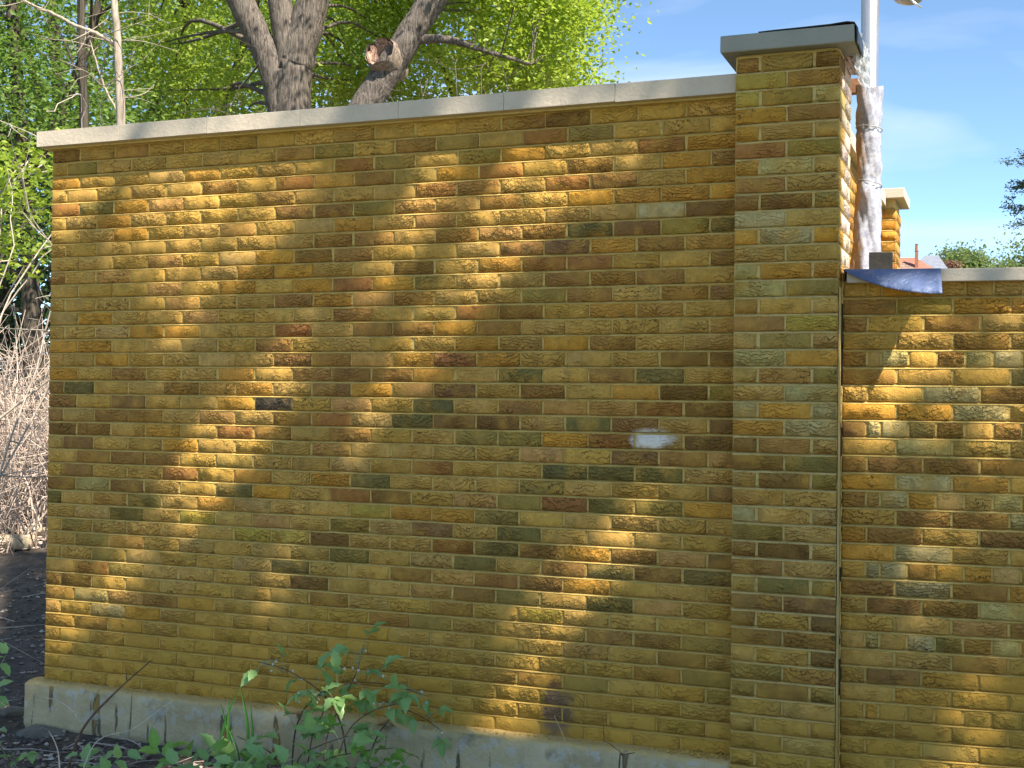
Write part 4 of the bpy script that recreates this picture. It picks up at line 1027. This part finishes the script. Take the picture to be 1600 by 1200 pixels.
def bare_shrub(name, label, px, dep, ends, seed, mat=TWIG, nt=40, base_py=640):
    g = gpt(W(px, base_py, dep)[:2]); rng = np.random.default_rng(seed); st = []
    for (ex, ey) in ends:
        e = W(ex, ey, dep + rng.uniform(-0.4, 0.4)); m1 = g * 0.55 + e * 0.45 + rng.normal(0, 0.12, 3) + [0, 0, 0.15]
        m1 = m1 + rng.normal(0, 0.3, 3) * [1, 0.6, 0]; st.append(([g + rng.normal(0, 0.3, 3) * [1, 1, 0], m1, g * 0.12 + e * 0.88 + rng.normal(0, 0.2, 3), e + rng.normal(0, 0.15, 3)], 0.008, 0.0025))
    return bare_tree(name, label, st, mat, g, seed, nt, (0.25, 0.75), 'shrub')
bare_shrub('bare_shrub', 'bare pale branched shrub poking above the left end of the coping', -90, 8.4, [(122, 180), (95, 135), (30, 130), (115, 200), (60, 215)], 101, nt=34, base_py=560)
bare_shrub('bare_oak_regrowth', 'wispy bare shoots at the foot of the forked oak', 420, 13.5, [(412, 120), (400, 150), (438, 150), (375, 140)], 103, mat=BARK_OAK, nt=20, base_py=500)
bare_shrub('bare_thicket_shrub', 'bare grey shoots over the coping between leaning tree and sky', 660, 12.6, [(720, 95), (770, 90), (800, 112), (690, 125), (560, 120)], 105, mat=BARK_OAK, nt=20, base_py=480)

# green undergrowth at the wall end
simple_tree('hazel_bush', 'small bright green leafy bush against the far end of the wall', -75, 9.4,
            [(26, -60, 84, 240, 330, 8.9, 9.8), (9, -40, 60, 360, 430, 9.0, 9.8)], 46, (0.20, 0.20, 0.09), (0.045, 0.075), LEAF_OAK, TWIG, 111, r=0.02, frac=0.9)

# tangle of dead bramble stems and debris, beyond counting
def build_thicket():
    rng = np.random.default_rng(121); V = []; F = []; n = 0
    def stem(pts, r):
        nonlocal n
        v, f = tube(pts, r, 3, False); V.append(v); F.extend([tuple(i + n for i in q) for q in f]); n += len(v)
    for k in range(1050):
        up = rng.uniform() < 0.6
        dep = rng.uniform(11.9, 15.5); px = rng.uniform(-130, 112)
        b = W(px, 700, dep); b[2] = float(ground_h(b[0], b[1])) - 0.02
        H = rng.uniform(0.6, 2.5) if up else rng.uniform(0.05, 1.5)
        if up:
            d = rng.normal(0, 0.45, 3); d[2] = 1; e = b + d * H; m1 = (b + e) / 2 + rng.normal(0, 0.14, 3)
            e = e + np.array([rng.normal(0, .35), rng.normal(0, .35), -abs(rng.normal(0, .25))])
        else:
            b[2] += H; d = rng.normal(0, 1, 3); d[2] *= 0.25; e = b + d * rng.uniform(0.3, 0.8); m1 = (b + e) / 2 + rng.normal(0, 0.07, 3)
        cv = curve([b, m1, e], 4); stem(cv, np.linspace(rng.uniform(0.005, 0.013), 0.0025, len(cv)))
        for _ in range(3):
            p = cv[rng.integers(2, len(cv))]; q = p + rng.normal(0, 0.24, 3); stem([p, (p + q) / 2 + rng.normal(0, .03, 3), q], [0.004, 0.003, 0.0015])
    me = mesh_np('dead_thicket', np.vstack(V), F, True); o = link('dead_thicket', me, TWIG_P)
    tag(o, 'tangle of dead pinkish bramble stems beyond the wall end', 'thicket', kind='stuff')
    # litter bank under the tangle
    V = []; F = []; n = 0
    for k in range(2600):
        dep = rng.uniform(12.0, 15.2); px = rng.uniform(-130, 110); b = W(px, 700, dep); g = float(ground_h(b[0], b[1]))
        hh = 0.95 * math.exp(-((dep - 13.8) / 1.1) ** 2); b[2] = g + rng.uniform(0, 1) ** 0.8 * hh
        d = rng.normal(0, 1, 3); d[2] *= 0.35; d /= np.linalg.norm(d); L = rng.uniform(0.08, 0.36)
        v, f = tube([b - d * L, b + rng.normal(0, .02, 3), b + d * L], [0.005, rng.uniform(.008, .022), 0.005], 4, False)
        V.append(v); F.extend([tuple(i + n for i in q) for q in f]); n += len(v)
    o = link('dead_litter', mesh_np('dead_litter', np.vstack(V), F, True), TWIG_P); tag(o, 'bank of dry broken stems lying below the tangle', 'litter', kind='stuff')
build_thicket()
def log(name, label, a, b, r, seed):
    rng = np.random.default_rng(seed); cv = curve([a, (np.array(a) + b) / 2 + rng.normal(0, 0.03, 3), b], 6)
    V, F = tube(cv, np.linspace(r, r * 0.85, len(cv)), 12); V = V + rng.normal(0, r * 0.05, V.shape); mb = MB(); mb.add(V, F)
    tag(link(name, mb.mesh(name, True), LOGM), label, 'log')
def on_ground(px, dep, up):
    p = W(px, 860, dep); p[2] = float(ground_h(p[0], p[1])) + up; return p
log('log', 'pale weathered log lying where the dark soil meets the dead stems', on_ground(-60, 12.2, 0.08), on_ground(48, 11.9, 0.07), 0.085, 131)
log('branch_log', 'thin pale fallen branch resting above the soil near the wall end', on_ground(-20, 12.4, 0.20), on_ground(82, 12.0, 0.15), 0.04, 132)

# ------------------------------------------------------------------ loose chips and twigs on the soil
def build_chips():
    rng = np.random.default_rng(141); V = []; F = []; n = 0
    T = np.array([(1, 0, 0), (0, 1, 0), (-1, 0, 0), (0, -1, 0), (0, 0, 1), (0, 0, -1)]); TF = [(0, 1, 4), (1, 2, 4), (2, 3, 4), (3, 0, 4), (1, 0, 5), (2, 1, 5), (3, 2, 5), (0, 3, 5)]
    for k in range(11000):
        if k < 7600: x, y = rng.uniform(-3.0, 0.1), rng.uniform(-1.6, 4.2)
        else: x, y = rng.uniform(-0.6, 2.4), rng.uniform(-1.4, -0.10)
        if 0 < x and y > -0.09: continue
        s = 0.004 + 0.019 * rng.uniform() ** 3 + (0.014 * rng.uniform() if rng.uniform() < 0.04 else 0)
        q = T * rng.uniform(0.5, 1.5, (6, 3)) * s; q[:, 2] *= 0.6
        a = rng.uniform(0, 6.28); c_, s_ = math.cos(a), math.sin(a); q = np.stack([q[:, 0] * c_ - q[:, 1] * s_, q[:, 0] * s_ + q[:, 1] * c_, q[:, 2]], 1)
        V.append(q + [x, y, float(ground_h(x, y)) + s * 0.25]); F.extend([tuple(i + n for i in f) for f in TF]); n += 6
    o = link('soil_chips', mesh_np('soil_chips', np.vstack(V), F), CHIPS); tag(o, 'pale stone chips and crumbs strewn over the dark soil', 'gravel', kind='stuff')
    mb = MB()
    for k in range(150):
        x, y = rng.uniform(-2.6, 0.0), rng.uniform(-1.2, 4.0)
        if k > 100: x, y = rng.uniform(-0.2, 2.0), rng.uniform(-1.2, -0.15)
        z = float(ground_h(x, y)) + 0.008; a = rng.uniform(0, 6.28); L = rng.uniform(0.05, 0.22); d = np.array([math.cos(a), math.sin(a), rng.uniform(-.05, .12)]) * L
        p = np.array([x, y, z]); mb.tube([p - d, p + rng.normal(0, .01, 3) + [0, 0, .005], p + d], [0.003, 0.003, 0.0015], 4, False)
    o = link('twig_litter', mb.mesh('twig_litter'), TWIG); tag(o, 'small dry twigs scattered over the dark soil', 'twigs', kind='stuff')
build_chips()
def stone(name, label, c, r, seed, mat):
    import bmesh
    rng = random.Random(seed); bm = bmesh.new(); bmesh.ops.create_icosphere(bm, subdivisions=2, radius=1)
    for v in bm.verts:
        k = 1 + rng.uniform(-0.16, 0.16); v.co = Vector((v.co.x * r[0] * k, v.co.y * r[1] * k, v.co.z * r[2] * k))
    me = bpy.data.meshes.new(name); bm.to_mesh(me); bm.free(); o = link(name, me, mat); o.location = c; tag(o, label, 'stone')
ROCK = concrete('rough_rubble', (0.22, 0.20, 0.16), (0.12, 0.105, 0.08), 0.95, False, 0.02)
stone('rubble_stone', 'rough rubble lump tucked under the end of the footing', (0.11, -0.13, -0.262), (0.15, 0.085, 0.05), 3, ROCK)
stone('field_stone', 'brown stone half sunk in soil beside the footing end', (-0.30, 0.10, -0.235), (0.075, 0.06, 0.04), 4, ROCK)

# ------------------------------------------------------------------ plants at the foot of the wall
def leaf_mesh(name, L, Wd, seed, mat, serr=0.10, fold=0.25, droop=0.3):
    rng = np.random.default_rng(seed); n = 7; V = []; F = []; bc = []
    for i in range(n + 1):
        t = i / n; w = Wd * math.sin(math.pi * t ** 0.80) ** 0.85 * (1 - 0.35 * t) * 1.15
        if 0 < i < n: w *= 1 + serr * (1 if i % 2 else -1)
        z = -droop * L * t * t * 0.6 + 0.05 * L * t; e = 0.02 * L * math.sin(i * 2.1 + seed)
        for s in (-1, 0, 1):
            V.append((s * w / 2, L * t, z + (fold * w / 2 + e if s else 0))); bc.append((s * 0.5 * (w / (Wd + 1e-9)), t, 0))
    for i in range(n):
        for k in range(2):
            a = i * 3 + k; F.append((a, a + 1, a + 4, a + 3))
    me = mesh_np(name, V, F, True); me.attributes.new('bco', 'FLOAT_VECTOR', 'POINT').data.foreach_set('vector', np.array(bc, np.float32).ravel())
    me.materials.append(mat); return me
LM = [leaf_mesh('leaf', 0.10, 0.062, k, LEAF_BR, 0.12, 0.25 + 0.1 * k, 0.2 + 0.15 * k) for k in range(4)]
LY = [leaf_mesh('young_leaf', 0.10, 0.060, 10 + k, LEAF_YG, 0.10, 0.3, 0.2 + 0.2 * k) for k in range(3)]
def put_leaf(meshes, p, dirv, up, size, parent, rng, name='leaf'):
    d = Vector(dirv).normalized(); u = Vector(up); x = d.cross(u).normalized(); u = x.cross(d).normalized()
    M = Matrix(((x.x, d.x, u.x, p[0]), (x.y, d.y, u.y, p[1]), (x.z, d.z, u.z, p[2]), (0, 0, 0, 1)))
    o = bpy.data.objects.new(name, meshes[int(rng.integers(len(meshes)))]); COL.objects.link(o)
    s = size / 0.10; M = M @ Matrix.Diagonal((s * rng.uniform(.85, 1.1), s, s, 1)); o.matrix_world = M
    return child(o, parent)
def trifoliate(p, dirv, size, parent, mb, rng, meshes):
    d = np.array(dirv, float); d /= np.linalg.norm(d); pet = p + d * size * 0.9 + np.array([0, 0, 0.02])
    mb.tube([p, (p + pet) / 2 + [0, 0, 0.008], pet], [0.0016, 0.0013, 0.001], 4, False)
    side = np.cross(d, [0, 0, 1]); side /= np.linalg.norm(side) + 1e-9; tilt = rng.normal(0, 0.25, 3); up = np.array([0, 0, 1.0]) + tilt - FW * 0.35
    put_leaf(meshes, pet, d + [0, 0, -0.25 + rng.normal(0, .15)], up, size * 1.1, parent, rng)
    for s in (-1, 1): put_leaf(meshes, pet - d * 0.006, d * 0.45 + side * s + [0, 0, -0.15 + rng.normal(0, .15)], up + side * s * 0.25, size * rng.uniform(.75, .95), parent, rng)
def plant(name, label, cat, canes, seed, lsize, step, meshes, mats=CANE, r0=0.004, tri=True, buds=0, jit=0.0, topmesh=None, group=None):
    rng = np.random.default_rng(seed); c0 = np.array(canes[0][0]); base = (c0[0], c0[1], float(ground_h(c0[0], c0[1])) - 0.01)
    root = empty(name, base, label, cat, group); st = MB(); pe = MB(); bl = []
    for ctrl in canes:
        cv = curve(ctrl, 10); st.tube(cv, np.linspace(r0, r0 * 0.45, len(cv)), 6, False)
        seg = np.linalg.norm(np.diff(cv, axis=0), axis=1); s = np.concatenate([[0], np.cumsum(seg)]); pos = s[-1] * 0.22; side = 1
        while pos < s[-1]:
            k = int(np.searchsorted(s, pos)); k = min(max(k, 1), len(cv) - 1); p = cv[k]; t = cv[k] - cv[k - 1]; t /= np.linalg.norm(t) + 1e-9
            sd = np.cross(t, -FW); sd /= np.linalg.norm(sd) + 1e-9
            d = sd * side * rng.uniform(.5, 1.1) + t * 0.5 + rng.normal(0, 0.3, 3) - FW * 0.25
            ms = meshes if (topmesh is None or pos < s[-1] * 0.8) else topmesh
            if tri: trifoliate(p, d, lsize * rng.uniform(.7, 1.15), root, pe, rng, ms)
            else: put_leaf(ms, p, d, np.array([0, 0, 1.0]) - FW * 0.5 + rng.normal(0, .3, 3), lsize * rng.uniform(.7, 1.2), root, rng)
            side = -side; pos += step * rng.uniform(.7, 1.3)
        for _ in range(buds):
            p = cv[-1 - rng.integers(0, max(2, len(cv) // 3))] + rng.normal(0, 0.022, 3); bl.append(p)
            pe.tube([cv[-2], (cv[-2] + p) / 2 + [0, 0, .006], p], [0.001, 0.001, 0.0008], 4, False)
    child(link('stem', st.mesh('stem', True), mats), root)
    if pe.V: tag(child(link('leaf_stalks', pe.mesh('leaf_stalks', True), BUDG), root), kind='stuff')
    import bmesh
    for i, p in enumerate(bl):
        if 'bud' not in BUDM:
            bm = bmesh.new(); bmesh.ops.create_icosphere(bm, subdivisions=1, radius=0.0062)
            for v in bm.verts: v.co.z *= 1.3
            for f in bm.faces: f.smooth = True
            me = bpy.data.meshes.new('bud'); bm.to_mesh(me); bm.free(); me.materials.append(FLOWER); BUDM['bud'] = me
            m2 = me.copy(); m2.materials.clear(); m2.materials.append(BUDG); BUDM['green'] = m2
        o = bpy.data.objects.new('flower_bud', BUDM['bud' if rng.uniform() < 0.55 else 'green']); COL.objects.link(o); o.location = p; o.scale = (rng.uniform(.7, 1.3),) * 3; child(o, root)
    return root
BUDM = {}
def GP(px, dep, dz=-0.02):
    p = W(px, 1210, dep); p[2] = float(ground_h(p[0], p[1])) + dz; return p
w = lambda x, y, d: W(x, y, d)
plant('bramble', 'flowering bramble with toothed green leaves and white buds against the footing', 'bramble',
      [[GP(500, 5.85), w(512, 1150, 5.9), w(538, 1090, 5.95), w(558, 1048, 5.95), w(568, 1008, 5.95)],
       [GP(455, 5.85), w(462, 1140, 5.85), w(490, 1092, 5.85), w(545, 1068, 5.85), w(610, 1070, 5.85), w(668, 1088, 5.85)],
       [GP(545, 5.85), w(535, 1140, 5.9), w(505, 1085, 5.95), w(450, 1048, 5.95), w(402, 1034, 5.95)],
       [GP(560, 5.85), w(590, 1150, 5.9), w(625, 1112, 5.9), w(655, 1118, 5.9), w(690, 1142, 5.9)],
       [GP(515, 5.8), w(540, 1150, 5.82), w(580, 1112, 5.82), w(628, 1098, 5.82)],
       [GP(475, 5.8), w(488, 1150, 5.82), w(505, 1108, 5.82), w(480, 1078, 5.84)]],
      201, 0.085, 0.075, LM, buds=7)
plant('bramble', 'low leafy bramble growing under the flowering bramble', 'bramble',
      [[GP(470, 5.6), w(465, 1190, 5.62), w(500, 1165, 5.62), w(545, 1150, 5.62)], [GP(470, 5.6), w(500, 1195, 5.6), w(560, 1175, 5.6), w(620, 1168, 5.62)],
       [GP(475, 5.6), w(430, 1185, 5.6), w(400, 1165, 5.62), w(370, 1150, 5.62)], [GP(475, 5.6), w(540, 1205, 5.6), w(610, 1200, 5.62)]], 203, 0.08, 0.065, LM, topmesh=LY)
plant('nettle', 'clump of broad green leaves beside the strappy blades at the footing', 'plant',
      [[GP(300, 5.75), w(300, 1180, 5.8), w(285, 1150, 5.8)], [GP(300, 5.75), w(330, 1175, 5.75), w(350, 1150, 5.78)], [GP(300, 5.75), w(265, 1190, 5.7), w(235, 1165, 5.72)],
       [GP(305, 5.7), w(360, 1200, 5.7), w(400, 1180, 5.7)], [GP(305, 5.7), w(290, 1200, 5.6), w(250, 1192, 5.6)]], 205, 0.085, 0.042, LM + LY[:1], mats=BUDG, r0=0.003, tri=False, topmesh=LY)
plant('seedling', 'small yellow-green seedling leaves catching light below the bramble', 'plant',
      [[GP(610, 5.75), w(612, 1190, 5.75), w(605, 1172, 5.75), w(600, 1160, 5.75)], [GP(610, 5.75), w(590, 1185, 5.75), w(575, 1170, 5.75)], [GP(610, 5.75), w(630, 1195, 5.75), w(640, 1180, 5.75)]], 207, 0.06, 0.035, LY, mats=BUDG, r0=0.002, tri=False)
plant('ground_ivy', 'low green leaves on soil left of the broken stick', 'plant',
      [[GP(150, 5.75), w(140, 1195, 5.75), w(120, 1178, 5.75)], [GP(150, 5.75), w(180, 1190, 5.75), w(205, 1170, 5.75)], [GP(150, 5.75), w(165, 1185, 5.8), w(150, 1168, 5.8)]], 209, 0.08, 0.045, LM, mats=BUDG, r0=0.002, tri=False)
plant('dock', 'single broad leaved plant on the dark soil beyond the footing end', 'plant',
      [[on_ground(-8, 6.9, -0.02), w(-6, 1060, 6.9), w(6, 1030, 6.9), w(16, 1012, 6.9)], [on_ground(-8, 6.9, -0.02), w(-4, 1090, 6.9), w(8, 1072, 6.9)], [on_ground(-8, 6.9, -0.02), w(-20, 1070, 6.9), w(-30, 1030, 6.9)]], 211, 0.10, 0.07, LM, mats=BUDG, r0=0.003, tri=False)
plant('bramble', 'short bramble spray at the soil edge left of the stick', 'bramble',
      [[GP(20, 5.75), w(15, 1190, 5.75), w(5, 1172, 5.75), w(-12, 1160, 5.75)], [GP(20, 5.75), w(35, 1188, 5.75), w(45, 1178, 5.75)]], 213, 0.075, 0.06, LM)
plant('nettle', 'soft green leaves low in front of the footing stains', 'plant',
      [[GP(420, 5.5), w(415, 1195, 5.55), w(405, 1170, 5.55)], [GP(420, 5.5), w(440, 1200, 5.5), w(460, 1185, 5.52)], [GP(420, 5.5), w(385, 1200, 5.5), w(345, 1190, 5.5)], [GP(420, 5.5), w(395, 1185, 5.6), w(375, 1172, 5.6)]], 215, 0.085, 0.045, LM, mats=BUDG, r0=0.003, tri=False)

def strap_plant():
    rng = np.random.default_rng(221); c = GP(365, 5.85); root = empty('strap_leaved_plant', tuple(c), 'tall dark green strappy blades in front of the footing', 'plant')
    for (tx, ty, bend) in ((345, 1098, 0.02), (358, 1085, -.02), (377, 1072, .05), (375, 1068, -.06), (392, 1100, .06), (366, 1130, -.05), (352, 1125, .05), (385, 1130, .03)):
        e = W(tx, ty, 5.85 + rng.uniform(-.06, .06)); b = c + np.array([rng.uniform(-.04, .04), rng.uniform(-.04, .04), 0.0]); m1 = (b + e) / 2 + RT * bend
        cv = curve([b, m1, e], 7); n = len(cv); V = []; bc = []
        wd = rng.uniform(.010, .018)
        for i in range(n):
            t = i / (n - 1); ww = wd * (1 - t ** 3) * 0.5 + 0.0008
            for s in (-1, 0, 1): V.append(cv[i] + RT * s * ww + (-FW) * (0.004 * abs(s))); bc.append((s * .5, t, 0))
        F = [(i * 3 + k, i * 3 + k + 1, i * 3 + k + 4, i * 3 + k + 3) for i in range(n - 1) for k in range(2)]
        me = mesh_np('blade', V, F, True); me.attributes.new('bco', 'FLOAT_VECTOR', 'POINT').data.foreach_set('vector', np.array(bc, np.float32).ravel())
        child(link('blade', me, BLADE), root)
strap_plant()
def stick(name, label, ctrl, r0, r1, mat, tipmat=None, side=None):
    cv = curve(ctrl, 8); mb = MB(); mb.tube(cv, np.linspace(r0, r1, len(cv)), 7)
    for (a, b) in (side or []): mb.tube([a, (np.array(a) + b) / 2 + [0, 0, .004], b], [r1, r1 * .8, r1 * .5], 5)
    tag(link(name, mb.mesh(name, True), mat), label, 'stick')
stick('broken_stick', 'dark slanting stick with pale broken tip leaning before the footing', [GP(98, 5.75), w(128, 1142, 5.85), w(178, 1084, 5.95), w(236, 1032, 6.05)], 0.008, 0.003, CANE, side=[(w(198, 1063, 6.0), w(197, 1051, 6.0))])
stick('dry_stalk', 'thin pale curved stalk crossing the footing below the stick', [GP(118, 5.7), w(150, 1160, 5.75), w(205, 1140, 5.8), w(245, 1112, 5.85), w(270, 1094, 5.9)], 0.0028, 0.0012, STALK)
stick('dry_stalk', 'thin white arched stalk hooked beside the footing end', [w(128, 1130, 5.86), w(110, 1108, 5.88), w(90, 1095, 5.88), w(68, 1089, 5.88)], 0.003, 0.0015, STALK)
stick('dry_stalk', 'short white bent twig standing left of the stick foot', [GP(96, 5.6), w(92, 1185, 5.62), w(86, 1160, 5.64), w(76, 1142, 5.66)], 0.0035, 0.0018, STALK)
stick('bare_twig', 'thorny brown twig tip poking up before the footing near the pier', [GP(965, 5.3), w(968, 1190, 5.3), w(974, 1180, 5.3), w(992, 1176, 5.3)], 0.004, 0.002, CANE, side=[(w(974, 1180, 5.3), w(960, 1168, 5.3)), (w(960, 1168, 5.3), w(944, 1158, 5.3)), (w(944, 1158, 5.3), w(942, 1120, 5.32))])
stick('grass_stem', 'single pale straight grass stem before the footing near the pier', [GP(905, 5.3), w(896, 1200, 5.3), w(884, 1160, 5.32), w(866, 1118, 5.34)], 0.0016, 0.0008, STALK)

# ------------------------------------------------------------------ beyond the low wall: roofs and trees
def house(name, label, c, wx, wy, eaves, ridge, rot, roofmat, wallmat, chim=None, win=True):
    root = empty(name, (c[0], c[1], GZ), label, 'house'); R = Matrix.Rotation(rot, 3, 'Z')
    def T(q): v = R @ Vector(q); return (v.x + c[0], v.y + c[1], v.z)
    mb = MB(); hx, hy = wx / 2, wy / 2
    q = [T((x, y, z)) for z in (GZ - 0.2, eaves) for (x, y) in ((-hx, -hy), (hx, -hy), (hx, hy), (-hx, hy))]
    mb.add(q, [(0, 1, 5, 4), (1, 2, 6, 5), (2, 3, 7, 6), (3, 0, 4, 7)]); child(link('wall', mb.mesh('wall'), wallmat), root)
    ox, oy = hx + 0.35, hy + 0.35; rx = max(0.3, hx - hy * 0.9)
    q = [T(p) for p in ((-ox, -oy, eaves - .1), (ox, -oy, eaves - .1), (ox, oy, eaves - .1), (-ox, oy, eaves - .1), (-rx, 0, ridge), (rx, 0, ridge))]
    mb = MB(); mb.add(q, [(0, 1, 5, 4), (1, 2, 5), (2, 3, 4, 5), (3, 0, 4), (3, 2, 1, 0)]); rf = child(link('roof', mb.mesh('roof'), roofmat), root)
    if chim:
        x, y, w_, top = chim; q = [T((x + a * w_, y + b * w_, z)) for z in (ridge - 1.8, top) for (a, b) in ((-.5, -.5), (.5, -.5), (.5, .5), (-.5, .5))]
        mb = MB(); mb.add(q, [(0, 1, 5, 4), (1, 2, 6, 5), (2, 3, 7, 6), (3, 0, 4, 7), (4, 5, 6, 7)])
        V, F = lathe([(0.07, 0), (0.08, 0.03), (0.06, 0.05), (0.05, 0.25), (0.065, 0.28)], 12, T((x, y, top))); mb.add(V, F)
        link('chimney', mb.mesh('chimney'), HOUSEBRICK, rf)
    if win:
        for k in range(3):
            x0 = -hx + wx * (k + 0.5) / 3
            for z0 in (0.9, 3.6):
                if z0 + 1.3 > eaves: continue
                q = [T((x0 + a, -hy - 0.03, z0 + b)) for (a, b) in ((-.5, 0), (.5, 0), (.5, 1.2), (-.5, 1.2))]; mb = MB(); mb.add(q, [(0, 1, 2, 3)])
                wn = child(link('window', mb.mesh('window'), WHITEPAINT), root)
                q = [T((x0 + a, -hy - 0.04, z0 + b)) for (a, b) in ((-.42, .08), (.42, .08), (.42, 1.12), (-.42, 1.12))]; mb = MB(); mb.add(q, [(0, 1, 2, 3)])
                link('pane', mb.mesh('pane'), HGLASS, wn)
    return root
hc = W(1428, 400, 45.0); house('house', 'distant house with red hipped tile roof and chimney', (hc[0] - 0.35, hc[1] + 2), 2.6 * 1.6, 4.4, 5.4, 7.05, 0.1, TILE_RED, RENDER, (0.30, -0.6, 0.12, 7.2))
hc = W(1450, 402, 56.0); house('slate_house', 'distant house with blue grey slate roof behind the red roof', (hc[0] + 0.0, hc[1] + 3), 1.0, 3.0, 7.75, 8.55, 0.0, TILE_GREY, RENDER, None)
hc = W(1404, 395, 34.0); house('outbuilding', 'small brown roofed outbuilding beside the far pier', (hc[0] - 0.75, hc[1] + 1), 2.3, 2.2, 5.0, 5.75, 0.3, tiles('brown_roof', (0.20, 0.13, 0.10), (0.26, 0.17, 0.13)), RENDER, None)

def far_tree(name, label, px0, px1, py0, dep, n, lmat, seed, size, group=None, sig=0.6, per=420):
    rr = np.random.default_rng(seed); cs = []
    c = W((px0 + px1) / 2, (py0 + 418) / 2, dep); rx = (px1 - px0) / 2 / FPX * dep; top = W(px0, py0, dep)[2]
    bot = max(2.2, top - 5.0); cz = (top + bot) / 2; rz = (top - bot) / 2
    cs = clumps_in(rr, n, (c[0], c[1], cz), (rx, rx, rz), 0.45)
    g = gpt(c[:2]); tp = np.array([c[0], c[1], cz + rz * 0.6])
    make_tree(name, label, g, [([g, (g + tp) / 2 + [0.2, 0, 0], tp], 0.25, 0.06)], cs, per, (sig, sig, sig * 0.55), size, lmat, BARK_DARK, seed + 1, frac=0.3, group=group)
far_tree('roadside_tree', 'rounded hazy green tree far behind the slate roofed house', 1470, 1540, 391, 72, 50, LEAF_FAR, 301, (0.16, 0.26))
far_tree('roadside_tree', 'low spreading green tree far off beyond the low wall coping', 1535, 1596, 403, 80, 45, LEAF_FAR, 303, (0.16, 0.26))
far_tree('copper_beech', 'small reddish leaved tree far off before the green trees', 1476, 1494, 405, 60, 26, LEAF_RED, 305, (0.10, 0.17), sig=0.25, per=160)
far_tree('garden_tree', 'darker green tree below the cedar branches over the low wall', 1574, 1680, 376, 48, 60, LEAF_FAR, 307, (0.10, 0.18))
def cedar():
    rng = np.random.default_rng(311); dep = 24.0; c = W(1740, 300, dep); g = gpt(c[:2]); root = empty('cedar_tree', tuple(g), 'dark cedar with drooping branch tips hanging into the sky', 'tree')
    mb = MB(); tp = c + [0, 0, 4.5]; mb.tube(curve([g, (g + tp) / 2, tp], 8), np.linspace(0.22, 0.05, 17), 10); cs = []
    for (ty, tx) in ((248, 1592), (296, 1584), (330, 1588), (348, 1598), (285, 1860), (318, 1900), (240, 1840), (205, 1690), (340, 1890)):
        e = W(tx, ty, dep + rng.uniform(-.6, .6)); s = np.array([c[0], c[1], e[2] + 0.35]); cv = curve([s, (s + e) / 2 + [0, 0, .12], e], 8); mb.tube(cv, np.linspace(0.05, 0.008, len(cv)), 5, False)
        for p in cv[3:]:
            for _ in range(3): cs.append(p + rng.normal(0, (0.10, 0.10, 0.05)))
    child(link('trunk', mb.mesh('trunk', True), BARK_DARK), root)
    V, F = leaf_cloud(np.array(cs), 34, (0.09, 0.09, 0.035), (0.05, 0.10), rng, wid=0.16, updir=0.5); child(link('crown', mesh_np('crown', V, F), LEAF_CED), root)
cedar()
